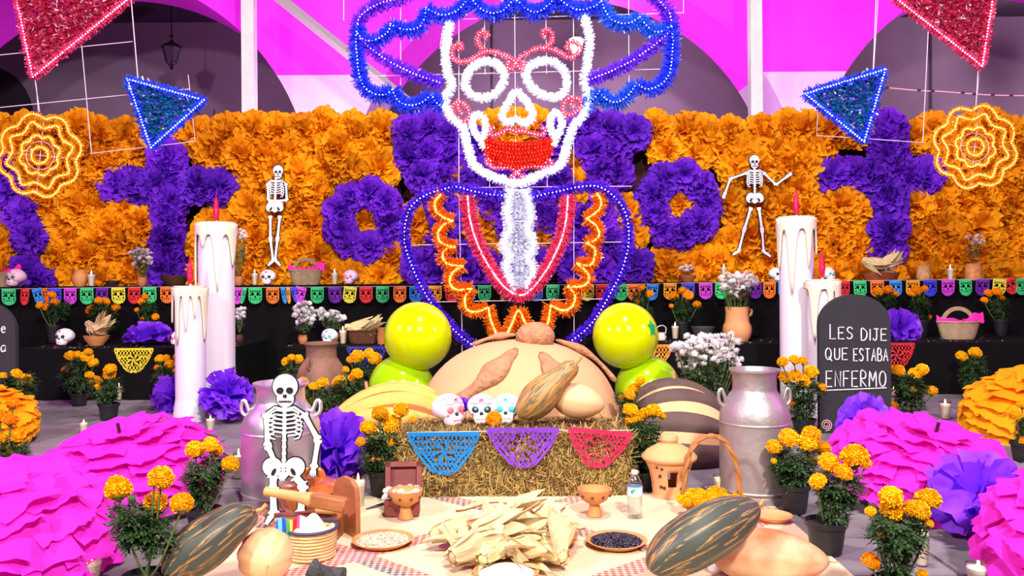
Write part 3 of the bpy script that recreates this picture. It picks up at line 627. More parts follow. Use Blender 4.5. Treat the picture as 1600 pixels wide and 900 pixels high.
HEAD2 = [make_mesh('flower_head', head_mesh(190, 320 + i), m_mar2, ang=180) for i in range(3)]
def foliage_mesh(nl, seed, mat=None):
    r = random.Random(seed); V = []; Fc = []
    for k in range(nl):
        a = r.uniform(0, 2 * pi); z = r.uniform(-.95, .9); rr = math.sqrt(r.uniform(.12, 1)) * (1 - .35 * abs(z)) * (.75 if z < -.5 else 1)
        p = Vector((rr * math.cos(a), rr * math.sin(a), z)) * .82
        d = (Vector((math.cos(a), math.sin(a), r.uniform(-.7, .6))) + Vector((r.uniform(-.6, .6), r.uniform(-.6, .6), r.uniform(-.3, .4)))).normalized()
        s = d.cross(Vector((0, 0, 1))).normalized(); n_ = s.cross(d); ln = r.uniform(.34, .52)
        for j in range(4):
            for sd in ((-1, 1) if j else (0,)):
                t = .95 - j * .24; q = p + d * ln * t - n_ * (.10 * t * t); l = ln * (.62 - .05 * j)
                dd = (d * (1 if sd == 0 else .65) + s * sd * .8 + n_ * r.uniform(-.25, .25)).normalized(); w_ = dd.cross(n_).normalized() * l * .26; b = len(V)
                V += [tuple(q), tuple(q + dd * l * .45 + w_), tuple(q + dd * l - n_ * l * .12), tuple(q + dd * l * .45 - w_)]; Fc.append((b, b + 1, b + 2, b + 3))
    return V, Fc
FOL = [make_mesh('foliage', foliage_mesh(270, 340 + i), m_leaf, smooth=False) for i in range(4)]
POT = make_mesh('pot', lathe([(0, 0), (.36, 0), (.375, .03), (.47, .80), (.52, .80), (.53, .94), (.50, .95), (.48, .86), (.40, .2), (0, .2)], 20), m_pot, ang=30)
SOIL = make_mesh('soil', lathe([(0, .83), (.25, .835), (.475, .81)], 16), m_soil)
npl = 0
def marigold(lab, base, potw, poth, heads, fol, Y=None, deep=False, group='potted marigolds'):
    """base=(px,py) on the floor or a Vector; pot size, flower heads (px,py,r) and leaf mass (px,py,rx,ry) in photo pixels at that depth"""
    global npl; npl += 1
    b = FL(*base) if isinstance(base, tuple) else base; Y = b.y; q = Y / F
    t = T('potted_marigold', lab, 'plant', b, group=group)
    s = potw * q
    p = put('pot', POT, t, None, None, (s, s, poth * q / .95)); put('soil', SOIL, p)
    stem = MB(); rr = random.Random(npl); tops = []
    for i, h in enumerate(heads):
        c = P(h[0], h[1], Y + rr.uniform(-.4, .25) * s) - b; r = h[2] * q
        o = put('flower_head', rr.choice(HEAD2 if (deep or (len(h) > 3 and h[3])) else HEAD), t, c, (rr.uniform(-.1, .5) + .25, rr.uniform(-.35, .35), rr.uniform(0, 6)), (r, r, r * 1.08))
        mid = Vector((c.x * .45, c.y * .45, c.z * .5)); stem.add(tube(smooth_path([(rr.uniform(-.1, .1) * s, rr.uniform(-.1, .1) * s, poth * q * .8), mid, c - Vector((0, 0, r * .55))], 3), .0034 * (1 if Y < 5 else 1.3), 5))
        stem.add(lathe([(.15 * r, -.95 * r), (.42 * r, -.6 * r), (.5 * r, -.42 * r)], 7), 0, TR(c.x, c.y, c.z))
    obj('stems', stem, m_stem, t)
    for f_ in (fol if isinstance(fol, list) else [fol]):
        c = P(f_[0], f_[1], Y) - b
        put('foliage', rr.choice(FOL), t, c, (0, 0, rr.uniform(0, 6)), (f_[2] * q, f_[2] * q * .85, f_[3] * q))
    return t
def SH(px, Y, z): return SX(px, Y, z)
marigold('marigold in a black pot between the pink paper umbrellas and striped gourd', (228, 962), 70, 66, [(183, 756, 16), (185, 764, 21), (252, 746, 20), (241, 752, 10), (243, 784, 19), (284, 786, 18)], [(212, 815, 42, 38), (245, 835, 26, 36), (205, 830, 20, 28)])
marigold('bushy marigold in a black pot beside the tall glass candle and milk can', (320, 835), 56, 40, [(305, 702, 16), (329, 694, 13), (338, 703, 11), (360, 725, 14)], [(320, 738, 34, 30), (318, 760, 22, 30)])
marigold('marigold in a black pot at the corner of the mat', (1291, 864), 62, 52, [(1335, 713, 22), (1352, 724, 10), (1295, 722, 17), (1318, 738, 15), (1278, 752, 14)], [(1310, 760, 34, 26), (1305, 790, 26, 32)])
marigold('marigold with yellow heads beside the dull milk can, pot behind the mat', (1242, 800), 46, 44, [(1233, 684, 16), (1268, 678, 15), (1262, 690, 16), (1285, 700, 13), (1210, 698, 13), (1267, 720, 9), (1209, 720, 5)], [(1242, 722, 35, 27), (1240, 745, 24, 24)])
marigold('marigold at the lower edge in front of the purple pompom', (1400, 965), 70, 60, [(1392, 776, 19), (1394, 796, 20), (1450, 780, 20), (1428, 795, 16), (1438, 797, 16), (1360, 799, 9), (1451, 818, 8), (1361, 877, 15, 1), (1376, 835, 7, 1), (1441, 897, 9)], [(1400, 830, 46, 34), (1400, 880, 26, 42), (1395, 915, 20, 30)])
marigold('marigold beside the dark stone bowl and round flower light, at the picture edge', FL(8, 800), 52, 46, [(2, 684, 12), (24, 679, 16), (10, 706, 13), (0, 650, 12, 1), (16, 656, 12, 1), (20, 630, 11, 1)], [(22, 708, 22, 22), (5, 735, 26, 30)])
marigold('small marigold in a square black pot behind the pink umbrella tip', (170, 656), 31, 26, [(172, 577, 10), (171, 585, 10), (150, 596, 10), (140, 586, 7), (156, 604, 8)], [(165, 607, 22, 20), (168, 618, 12, 14)])
marigold('leafy marigold in front of the low table under the yellow banner', SH(124, 6.85, 0), 26, 20, [(110, 556, 9), (121, 554, 7), (136, 557, 10), (146, 567, 8), (138, 550, 7), (102, 577, 6, 1)], [(122, 585, 23, 26)])
marigold('marigold half hidden behind the short white candle', SH(262, 6.9, 0), 24, 18, [(250, 561, 8), (260, 559, 6), (265, 569, 8), (277, 557, 7), (245, 574, 5, 1), (273, 579, 5)], [(262, 588, 20, 20)])
marigold('marigold behind the orange paper umbrella beside the dark gravestone', FL(30, 668), 30, 24, [(26, 584, 9), (39, 594, 12), (5, 587, 6), (48, 627, 5, 1)], [(28, 603, 24, 20), (40, 615, 12, 14)])
marigold('marigold in a dark pot between purple pompom and hay bale', (598, 775), 46, 42, [(594, 646, 14), (613, 663, 17), (575, 669, 14), (627, 640, 13), (609, 692, 8), (563, 690, 8, 1), (645, 656, 6, 1)], [(597, 690, 30, 24), (590, 715, 26, 26)])
marigold('marigold between hay bale and clay lantern', (1008, 764), 46, 30, [(985, 641, 13), (990, 654, 14), (1021, 642, 13), (1008, 646, 10), (1035, 650, 6)], [(1005, 678, 30, 26), (1000, 710, 24, 26), (1003, 735, 16, 20)])
marigold('small marigold peeking over the brown shell bread', FL(984, 722), 36, 40, [(1001, 594, 8), (991, 607, 10), (983, 616, 10), (971, 623, 7)], [(972, 622, 12, 12), (985, 640, 16, 16), (985, 665, 18, 20)])
marigold('marigolds growing in front of the rusty milk can', FL(490, 706), 44, 36, [(474, 597, 9), (490, 604, 8), (504, 598, 10), (488, 625, 8), (476, 628, 6)], [(480, 610, 16, 14), (500, 625, 18, 26), (490, 650, 20, 28)])
marigold('tall marigold beside the yellow shell bread and rusty can', FL(548, 700), 42, 34, [(530, 597, 12), (553, 592, 10), (558, 584, 10), (540, 578, 6)], [(545, 605, 24, 18), (530, 625, 26, 24)])
marigold('marigold in front of the navy paper banner beside the lime balloon', SH(572, 6.3, 0), 34, 28, [(558, 557, 12), (548, 562, 7), (576, 552, 9), (586, 560, 11), (539, 577, 6)], [(575, 580, 26, 18), (570, 605, 20, 20)])
marigold('marigold behind the shiny milk can and seated skeleton', SH(452, 6.5, 0), 34, 26, [(447, 565, 8), (456, 559, 7), (466, 561, 8), (449, 580, 4)], [(455, 585, 18, 20)])
marigold('marigold with many heads between milk can and chalk gravestone', (1256, 678), 36, 24, [(1223, 565, 9), (1241, 562, 9), (1255, 564, 8), (1267, 581, 12), (1228, 590, 12), (1244, 586, 10), (1255, 596, 12), (1283, 605, 10), (1241, 630, 9)], [(1255, 612, 28, 24), (1255, 640, 20, 20)])
marigold('airy marigold beside the chalk gravestone and red banner', FL(1421, 668), 32, 22, [(1403, 579, 11), (1430, 584, 11), (1441, 577, 10), (1429, 609, 7), (1456, 611, 9), (1397, 634, 8, 1)], [(1420, 605, 26, 22), (1418, 635, 24, 22)])
marigold('thin marigold in front of the low table beside the orange paper umbrella', SH(1518, 6.9, 0), 30, 20, [(1503, 557, 10), (1524, 551, 10)], [(1520, 573, 18, 20), (1512, 590, 12, 14)])
marigold('deep orange marigold at the edge beside the orange paper umbrella', FL(1598, 720), 36, 30, [(1588, 648, 9), (1599, 668, 11, 1), (1602, 690, 9, 1), (1597, 632, 8)], [(1603, 665, 14, 20), (1600, 690, 16, 20)])
# shelf marigolds (low tier)
def shelf_mar(lab, px, heads, fol, potw=22): marigold(lab, SH(px, 7.95, ZM), potw, 26, heads, fol, deep=True, group='marigolds on the low tables')
shelf_mar('shelf marigold with spreading stem above the painted skull', 85, [(81, 461, 7), (86, 472, 7), (73, 479, 7), (62, 477, 6)], [(90, 485, 14, 16), (102, 480, 8, 10)])
shelf_mar('shelf marigold behind the clay bowl of corn husks', 160, [(164, 472, 8), (155, 470, 7), (143, 484, 9), (163, 495, 8), (181, 481, 7)], [(160, 487, 18, 16), (170, 505, 14, 12)])
shelf_mar('shelf marigold behind the flat purple pompom', 232, [(227, 464, 6), (222, 471, 7), (214, 484, 4), (226, 497, 5), (243, 495, 6)], [(232, 482, 14, 14), (235, 500, 12, 12)])
shelf_mar('shelf marigold directly over the lime balloon stack', 1003, [(1003, 449, 6), (1015, 459, 7), (996, 471, 6)], [(1000, 465, 14, 14), (1008, 490, 12, 14)])
shelf_mar('shelf marigold beside the tall clay vase', 1066, [(1053, 463, 8), (1066, 454, 7), (1075, 461, 9), (1089, 476, 7), (1049, 478, 4)], [(1065, 480, 16, 18), (1068, 498, 10, 12)])
shelf_mar('shelf marigold peeking over the chalk gravestone', 1385, [(1371, 455, 8), (1388, 453, 8), (1398, 459, 6), (1392, 487, 5)], [(1383, 470, 17, 14), (1388, 495, 12, 12)])
shelf_mar('shelf marigold with pale heads in a black pot beside pink basket', 1440, [(1432, 454, 9), (1425, 459, 6), (1444, 451, 6), (1452, 495, 4)], [(1438, 475, 17, 18), (1438, 492, 13, 10)])
shelf_mar('shelf marigold in a black pot at the far end beside pink basket', 1563, [(1545, 458, 7), (1558, 456, 8), (1538, 469, 6), (1566, 466, 5)], [(1560, 478, 16, 16), (1564, 492, 13, 9)])
# purple tissue pompoms
m_vi = M('violet_tissue', (148, 62, 240), rough=.5, var=.1, vs=5, transl=.3, rand=.06, spec=.35)
POM = [make_mesh('purple_pompom', petal_flower(60, 400 + i, hemi=False, nu=6, nv=5, ruf=.14, wid=.40, r0=.1, cup=.3), m_vi, ang=180) for i in range(3)]
POMH = make_mesh('purple_pompom', petal_flower(40, 410, hemi=True, nu=6, nv=5, ruf=.12, wid=.42, r0=.1, cup=.25, zmin=.1), m_vi, ang=180)
def pom(lab, px, py, rpx, Y, me=None, sc=(1, 1, 1), rot=None):
    r = rpx * Y / F; o = put('purple_pompom', me or POM[rnd.randint(0, 2)], None, P(px, py, Y), rot or (rnd.uniform(0, 3), rnd.uniform(0, 3), 0), (r * sc[0], r * sc[1], r * sc[2]))
    return tag(o, lab, 'pompom', 'purple paper pompoms')
pom('purple tissue pompom beside the tall white candle', 355, 618, 41, 6.0, POM[0])
pom('purple tissue pompom half hidden behind the short white candle', 273, 620, 36, 6.55, POM[1])
pom('large glossy purple tissue pompom behind the clay pot and seated skeleton', 528, 700, 62, 4.35, POM[2], (1.0, .8, 1.1))
pom('low flat purple tissue pompom on the low black table', 232, 533, 40, 7.55, POMH, (1, .8, .82), (0, 0, 0))
pom('purple tissue pompom on the low table beside gravestone', 1405, 512, 32, 7.6, POM[1])
pom('purple tissue pompom lying at the foot of the chalk gravestone', 1346, 664, 46, 4.9, POM[0], (1.1, .8, .8))
pom('big open purple tissue pompom in front of the pink umbrella', 1528, 772, 80, 3.25, make_mesh('purple_pompom', petal_flower(34, 430, hemi=False, nu=6, nv=6, ruf=.10, wid=.46, r0=.08, cup=.35), m_vi, ang=180), (1.05, .8, .88), (1.1, .2, .4))
# white flowers
m_wh = M('white_petals', (246, 242, 240), rough=.6, transl=.15); m_wl = M('bouquet_leaf', (74, 104, 62), rough=.6, var=.3, vs=8)
def daisy_mesh(seed, n=26):
    r = random.Random(seed); V = []; Fc = []
    for k in range(n):
        el = .15 + .9 * (k / n); a = k * 2.4; d = Vector((math.cos(a) * math.cos(el), math.sin(a) * math.cos(el), math.sin(el))); s = d.cross(Vector((0, 0, 1))).normalized() * .2; b = len(V)
        V += [(0, 0, 0), tuple(d * .6 + s), tuple(d * r.uniform(.85, 1.1)), tuple(d * .6 - s)]; Fc.append((b, b + 1, b + 2, b + 3))
    return V, Fc
DAISY = [make_mesh('blossom', daisy_mesh(i), m_wh, smooth=False) for i in range(3)]
BFOL = [make_mesh('foliage', foliage_mesh(80, 360 + i), m_wl, smooth=False) for i in range(2)]
def blossoms(t, b, Y, clouds, leaf, seed, r=.03):
    rr = random.Random(seed); q = Y / F; st = MB()
    for cx, cy, rx, ry, n in clouds:
        for k in range(n):
            a = rr.uniform(0, 6.28); u = math.sqrt(rr.random()); dy = rr.uniform(-1, 1) * rx * q * .7
            c = P(cx + rx * u * math.cos(a), cy + ry * u * math.sin(a), Y + dy) - b; s = r * rr.uniform(.75, 1.2)
            put('blossom', rr.choice(DAISY), t, c, (rr.uniform(-.1, 1.2), rr.uniform(-.7, .7), rr.uniform(0, 6)), s)
            if k % 3 == 0: st.add(tube([Vector((c.x * .15, c.y * .15, min(c.z, .1))), Vector((c.x * .6, c.y * .6, c.z * .55)), c], .003, 4))
    if st.n: obj('stems', st, m_stem, t)
    for cx, cy, rx, ry in leaf: put('foliage', rr.choice(BFOL), t, P(cx, cy, Y) - b, (0, 0, rr.uniform(0, 6)), (rx * q, rx * q * .8, ry * q))
# ================================================================= crockery, candles, baskets on the tiers and floor
m_clay = M('clay', (206, 138, 78), rough=.65, var=.10, vs=9); m_clay2 = M('pale_clay', (214, 150, 96), rough=.7, var=.08, vs=6); m_terra = M('terracotta', (190, 112, 66), rough=.7, var=.1, vs=7)
m_wax = M('wax', (252, 246, 238), rough=.5, emit=.12, ecol=(255, 225, 190), sss=.2); m_glow = M('wax_glow', (255, 240, 215), rough=.5, emit=1.2, ecol=(255, 215, 160))  # faint emission in the wax stands for flame light
m_flame = led('candle_flame', (255, 226, 160), 14); g_cup = glass_mat('cup_glass', (250, 246, 240)); m_wick = M('wick', (40, 30, 26))
CUP = make_mesh('glass_cup', lathe([(0, 0), (.66, 0), (.72, .05), (1, 2.6), (.95, 2.6), (.68, .12), (0, .12)], 18), g_cup, ang=35)
WAXM = make_mesh('wax', lathe([(0, .14), (.66, .14), (.91, 2.2), (.5, 2.16), (0, 2.18)], 18), m_wax, ang=35)
FLM = make_mesh('flame', lathe([(0, 2.2), (.13, 2.36), (.15, 2.5), (.07, 2.78), (0, 2.95)], 8), m_flame); WICK = make_mesh('wick', tube([(0, 0, 2.15), (.02, 0, 2.34)], .03, 5), m_wick)
def candle(lab, px, base, wpx, hpx, z=0.0, Y=None, lit=True):
    b = FL(px, base, z) if Y is None else SX(px, Y, z); q = b.y / F; s = wpx / 2 * q; h = hpx * q / 2.6
    t = T('glass_candle', lab, 'candle', b, group='votive candles in glass cups', scale=(s, s, h))
    put('glass_cup', CUP, t); put('wax', WAXM, t); put('wick', WICK, t)
    if lit: put('flame', FLM, t)
    return t
for a in (('votive candle beside the small square-potted marigold', 186, 625, 11, 24), ('votive candle behind the left pink umbrella rim', 131, 678, 14, 20), ('votive candle at the foot of the short white pillar candle', 290, 658, 15, 18), ('votive candle in front of the purple pompom by the pillar candles', 329, 672, 15, 20),
    ('tall votive candle beside the shiny milk can and bushy marigold', 373, 748, 18, 42), ('lit votive candle on the floor in front of the left pink umbrella', 142, 906, 35, 34), ('tall milky votive candle between clay pot and wooden box', 560, 793, 25, 48), ('low votive candle between clay lantern and dull milk can', 1127, 776, 25, 34),
    ('votive candle behind the marigold at the lower right', 1365, 797, 20, 22), ('lit votive candle between gravestone marigold and pink umbrella', 1477, 655, 18, 28), ('votive candle at the bottom edge beside the pink umbrella', 1529, 925, 37, 44), ('tall votive candle behind the marigold at the lower edge', 1440, 884, 25, 60),
    ('tiny votive candle at the gravestone corner', 1396, 618, 8, 12), ('votive candle glimpsed through the front marigold leaves', 240, 872, 16, 40)): candle(*a)
for lab, px, w_, h_, z, Y in (('votive candle beside the round clay jug on upper tier', 143, 13, 22, ZU, 8.5), ('votive candle beside the sugar skull under arms-crossed skeleton', 398, 11, 22, ZU, 8.5), ('votive candle between pink-lined basket and lilac skull', 523, 12, 22, ZU, 8.5), ('votive candle above the tall clay vase flowers', 1131, 11, 18, ZU + .05, 8.7),
    ('votive candle between the two clay pots on the upper tier', 1485, 12, 22, ZU, 8.5), ('votive candle beside the turquoise eyed skull on low table', 536, 13, 25, ZM, 7.5), ('votive candle beside the dark stone mortar on low table', 1055, 13, 24, ZM, 7.8)):
    candle(lab, px, None, w_, h_, z, Y)
def pot(name, lab, prof, px, Y, z, wpx, mat, n=24, handle=None, cat='pot', group=None):
    """prof in units of half width"""
    b = SX(px, Y, z); s = wpx / 2 * Y / F
    t = T(name, lab, cat, b, group=group)
    obj('body', lathe([(r * s, zz * s) for r, zz in prof], n), mat, t)
    for h in (handle or []): obj('handle', tube(smooth_path([Vector(p) * s for p in h], 4), .09 * s, 6), mat, t)
    return t, b, s
JUG = [(0, 0), (.62, 0), (.9, .5), (1, .95), (.9, 1.4), (.72, 1.7), (.72, 2.0), (.8, 2.2), (.72, 2.2), (.6, 1.9), (0, 1.8)]
VASE = [(0, 0), (.6, 0), (.85, .5), (.95, 1.0), (.8, 1.55), (.82, 1.75), (.74, 1.75), (.7, 1.5), (0, 1.4)]
BOWL = [(0, 0), (.55, 0), (.6, .1), (.9, .5), (1, .8), (.94, .8), (.8, .5), (0, .3)]
pot('clay_jug', 'round clay jug standing in front of the orange flowers', JUG, 125, 8.55, ZU, 24, m_clay)
pot('small_bowl', 'small dark patterned bowl on the upper tier', BOWL, 176, 8.5, ZU, 22, M('dark_glaze', (60, 40, 40), rough=.3, var=.5, vs=40))
pot('wooden_bowl', 'wide dark wooden bowl below the purple cross', [(0, 0), (.6, 0), (.66, .06), (1, .75), (.94, .75), (.6, .15), (0, .12)], 273, 8.5, ZU, 45, M('dark_wood', (84, 54, 34), rough=.6, var=.2, vs=12))
t, b, s = pot('flower_vase', 'clay vase of small white flowers before the flower wall, beside cross', VASE, 222, 8.5, ZU, 16, m_terra, cat='vase'); blossoms(t, b, 8.5, [(220, 398, 18, 9, 44), (222, 408, 14, 7, 14)], [(222, 416, 13, 12)], 1, .034)
t, b, s = pot('flower_vase', 'clay vase of flowers half hidden behind the tall white candle', VASE, 373, 8.6, ZU, 16, m_terra, cat='vase'); blossoms(t, b, 8.6, [(375, 368, 10, 10, 18)], [(375, 395, 11, 22)], 2, .028)
t, b, s = pot('flower_pot', 'clay pot of white blossoms behind the marigold flags', BOWL, 1074, 8.55, ZU, 28, m_terra, cat='vase'); blossoms(t, b, 8.55, [(1073, 420, 12, 4, 18)], [], 3, .028)
pot('clay_cup', 'pale clay cup on the upper tier beside wooden bowl of husks', [(0, 0), (.85, 0), (.98, .5), (.92, 1.2), (.82, 1.6), (.95, 2.2), (.88, 2.2), (.7, 1.6), (0, 1.4)], 1443, 8.5, ZU, 22, M('speckled_clay', (200, 150, 100), rough=.6, var=.25, vs=25))
t, b, s = pot('flower_vase', 'squat clay pot with dried flowers at the far end of upper tier', [(0, 0), (.95, 0), (1, .2), (1, 1.7), (.92, 1.9), (1.0, 2.1), (.9, 2.1), (.85, 1.8), (0, 1.6)], 1521, 8.5, ZU, 25, M('speckled_clay2', (196, 128, 70), rough=.6, var=.25, vs=25), cat='vase'); blossoms(t, b, 8.5, [(1523, 376, 14, 8, 18)], [(1521, 390, 10, 12)], 4, .026)
t, b, s = pot('flower_vase', 'small clay vase of white flowers behind the rusty milk can', VASE, 473, 7.55, ZM, 16, m_clay, cat='vase'); blossoms(t, b, 7.55, [(477, 490, 18, 18, 60)], [(477, 508, 15, 12)], 5, .032)
t, b, s = pot('flower_vase', 'hidden vase of white flowers behind the turquoise eyed skull', VASE, 522, 7.85, ZM, 16, m_clay, cat='vase'); blossoms(t, b, 7.85, [(520, 496, 20, 9, 44), (503, 490, 10, 6, 10)], [(522, 506, 14, 10)], 6, .030)
t, b, s = pot('flower_vase', 'dark vase of white flowers glimpsed behind the tall candle', VASE, 374, 7.7, ZM, 15, M('dark_clay', (74, 40, 30)), cat='vase'); blossoms(t, b, 7.7, [(375, 490, 9, 12, 20)], [(374, 505, 8, 10)], 7, .03)
t, b, s = pot('clay_vase', 'tall pale clay vase with a full bunch of white flowers', [(0, 0), (.7, 0), (.92, .35), (1, .75), (.95, 1.1), (.82, 1.35), (.78, 1.9), (.83, 2.4), (.76, 2.4), (.7, 1.9), (0, 1.6)], 1152, 7.5, ZM, 45, m_clay2, 28, [[(.75, 0, 2.2), (1.0, 0, 2.15), (.95, 0, 1.85), (.8, 0, 1.75)]], cat='vase'); blossoms(t, b, 7.5, [(1153, 440, 30, 14, 90), (1150, 455, 24, 10, 24)], [(1152, 458, 22, 14)], 8, .031)
pot('clay_pot', 'clay pot edge showing behind the lime balloon', [(0, 0), (.8, 0), (.9, .8), (.8, 2.2), (.95, 2.5), (.85, 2.5), (0, 2)], 598, 7.5, ZM, 20, m_terra)
pot('stone_mortar', 'dark grey stone mortar bowl on the low table', [(0, 0), (.55, 0), (.7, .35), (.95, .95), (1, 1.1), (.85, 1.1), (.55, .6), (0, .5)], 1098, 7.7, ZM, 37, M('basalt', (66, 64, 68), rough=.95, var=.3, vs=60, bump=.6, bs=90), cat='mortar')
t, b, s = pot('lidded_jar', 'small white jar with wire handle behind the lime balloon', [(0, 0), (.8, 0), (1, .6), (.7, 1.2), (.75, 1.4), (0, 1.4)], 1033, 7.7, ZM, 17, M('enamel', (220, 214, 200), rough=.3), handle=[[(-.8, 0, 1.2), (-.9, 0, 2.2), (.2, 0, 2.7), (.9, 0, 2.2), (.8, 0, 1.2)]], cat='jar')
t, b, s = pot('small_glass', 'small patterned glass in front of the stone mortar', [(0, 0), (.8, 0), (1, 1.6), (.9, 1.6), (0, 1.5)], 1077, 7.5, ZM, 12, M('blue_glass', (90, 120, 130), rough=.2, var=.5, vs=60), cat='glass')
# woven baskets
def wicker(name, col, sc=(60, 60, 90)):
    m = M(name, col, rough=.75, var=.12, vs=20); nt = m.node_tree; N = nt.nodes; L = nt.links; tc = N.new('ShaderNodeTexCoord')
    mp = N.new('ShaderNodeMapping'); mp.inputs['Scale'].default_value = (1, 1, sc[2] / 60); L.new(tc.outputs['Object'], mp.inputs[0])
    wv = N.new('ShaderNodeTexWave'); wv.bands_direction = 'Z'; wv.inputs['Scale'].default_value = sc[2]; wv.inputs['Distortion'].default_value = 1.5; L.new(mp.outputs[0], wv.inputs[0])
    bp = N.new('ShaderNodeBump'); bp.inputs['Strength'].default_value = .8; bp.inputs['Distance'].default_value = .006; L.new(wv.outputs['Fac'], bp.inputs['Height']); L.new(bp.outputs[0], N['Principled BSDF'].inputs['Normal']); return m
m_wick1 = wicker('wicker_pale', (226, 196, 150)); m_wick2 = wicker('wicker_brown', (120, 72, 40)); m_wick3 = wicker('palm_weave', (224, 186, 128), (60, 60, 40)); m_cob = M('corn_husk', (222, 198, 146), rough=.65, rand=.16, var=.16, vs=10, stretch=(1, 1, .15), transl=.12); m_pink = M('pink_cloth', (240, 40, 170), rough=.7, transl=.15)
def basket(lab, px, Y, z, wpx, hpx, mat, deep=.62, handle=None):
    b = SX(px, Y, z); q = Y / F; s = wpx / 2 * q; h = hpx * q
    t = T('basket', lab, 'basket', b)
    def fn(u, v):
        a = 2 * pi * u; k = .74 + .26 * v ** .7; w_ = 1 + .018 * math.sin(a * 22 + (pi if int(v * 8) % 2 else 0)); return (s * k * w_ * math.cos(a), s * k * w_ * deep * math.sin(a), h * v)
    obj('weave', MB().add(grid(fn, 88, 8, True)).add(grid(lambda u, v: (s * .72 * v * math.cos(2 * pi * u), s * .72 * deep * v * math.sin(2 * pi * u), h * .5), 24, 2, True)), mat, t)
    obj('rim', tube([(s * math.cos(2 * pi * i / 32), s * deep * math.sin(2 * pi * i / 32), h) for i in range(33)], .045 * s, 6), mat, t)
    if handle:
        hh = handle * q; obj('handle', tube([(.78 * s * math.cos(a) , 0, h * .8 + hh * math.sin(a)) for a in [pi * i / 20 for i in range(21)]], .055 * s, 6, flat=2), mat, t)
    return t, b, s, h
def cloth_in(t, s, h, deep, col, seed, a0=-.9, a1=.9):
    ph = seed
    def fn(u, v):
        x = (u - .5) * 2; k = v; return (x * s * 1.05, -deep * s * (.9 - .9 * abs(x) ** 2) * (1 - .9 * k) - .004 * (1 - k), h * (.62 + .48 * k + .32 * abs(x) ** 1.5 + .08 * math.sin(6 * x + ph)))
    obj('cloth_lining', grid(fn, 16, 6), col, t)
    obj('cloth_lining', MB().add(grid(lambda u, v: (s * (.2 + .95 * u), -.1 * s + .3 * s * (v - .5), h * (1 + .45 * math.sin(pi * v) * (.4 + u) + .1 * math.sin(9 * u + ph))), 8, 6)), col, t)
def cob_mesh(seed):
    r = random.Random(seed); mb = MB()
    mb.add(lathe([(0, -.52), (.1, -.5), (.15, -.4), (.19, -.15), (.17, .2), (.09, .45), (.03, .6), (0, .62)], 12))
    for k in range(7):
        a = k * .9 + r.uniform(-.2, .2); op = r.uniform(.02, .22) if k < 5 else r.uniform(.3, .5); ln = r.uniform(.9, 1.2)
        def fn(u, v, a=a, op=op, ln=ln):
            w_ = .17 * math.sin(pi * min(1, .12 + v * .93)) ** .8 * (1 if v < .95 else .6); x = (u - .5) * 2 * w_; rad = .155 + .05 * math.sin(pi * v) + op * v * v + .02 * math.sin(7 * u + v * 3)
            ca, sa = math.cos(a), math.sin(a); y = rad - abs(x) ** 2 * 1.2; return (y * ca - x * sa, y * sa + x * ca, -.5 + ln * v + .03 * math.sin(9 * v + a))
        mb.add(grid(fn, 4, 7))
    return mb
COB = [make_mesh('corn_ear', cob_mesh(i), m_cob, ang=180) for i in range(4)]
def cob(lab, loc, L_, rot, group): return tag(put('corn_ear', COB[rnd.randint(0, 3)], None, loc, rot, L_), lab, 'corn', group)
def cobs(lab, group, items, Y):
    for px, py, ln, ang in items: cob(lab, P(px, py, Y + rnd.uniform(-.03, .03)), ln * Y / F, Euler((rnd.uniform(-.2, .3), pi / 2 - ang, 0)).to_matrix().to_euler(), group)
t, b, s, h = basket('pale wicker basket with pink cloth at the near end of upper tier', 8, 8.5, ZU, 46, 22, m_wick1); cloth_in(t, s, h, .62, m_pink, 1)
t, b, s, h = basket('pale wicker basket with handle and pink cloth beside the lilac skull', 478, 8.5, ZU, 52, 23, m_wick1, handle=22); cloth_in(t, s, h, .62, m_pink, 2)
t, b, s, h = basket('wicker basket with handle and pink cloth on the right low table', 1497, 7.6, ZM, 64, 27, m_wick1, handle=26); cloth_in(t, s, h, .62, m_pink, 3)
t, b, s, h = basket('brown woven basket full of corn husks on the low table', 567, 7.6, ZM, 54, 20, m_wick2)
cobs('corn ear in husk heaped in the brown woven basket', 'corn in the brown basket', [(565, 509, 36, .15), (575, 510, 32, .25), (585, 505, 26, .6), (552, 512, 26, -.1)], 7.6)
pot('clay_bowl', 'shallow clay bowl of corn husks beside the painted skull', BOWL, 151, 7.55, ZM, 38, m_clay, cat='bowl')
cobs('corn ear in husk sticking out of the shallow clay bowl', 'corn in the clay bowl', [(145, 512, 26, -.7), (160, 508, 38, .8), (152, 514, 28, .1)], 7.55)
b = SX(1376, 8.5, ZU); t = T('wooden_bowl', 'reddish wooden trough of corn husks under the purple cross', 'bowl', b)
obj('body', MB().add(grid(lambda u, v: ((.16 + .03 * v) * math.cos(2 * pi * u), (.09 + .02 * v) * math.sin(2 * pi * u), .085 * v), 28, 3, True)).add(grid(lambda u, v: (.175 * v * math.cos(2 * pi * u), .1 * v * math.sin(2 * pi * u), .05), 28, 2, True)), M('red_wood', (138, 66, 40), rough=.5, var=.2, vs=9, stretch=(1, 6, 6)), t)
cobs('corn ear in husk standing in the reddish wooden trough', 'corn in the wooden trough', [(1362, 413, 30, -.5), (1372, 410, 30, -.2), (1385, 409, 30, .5), (1396, 408, 30, 1.1), (1378, 416, 34, .1)], 8.5)
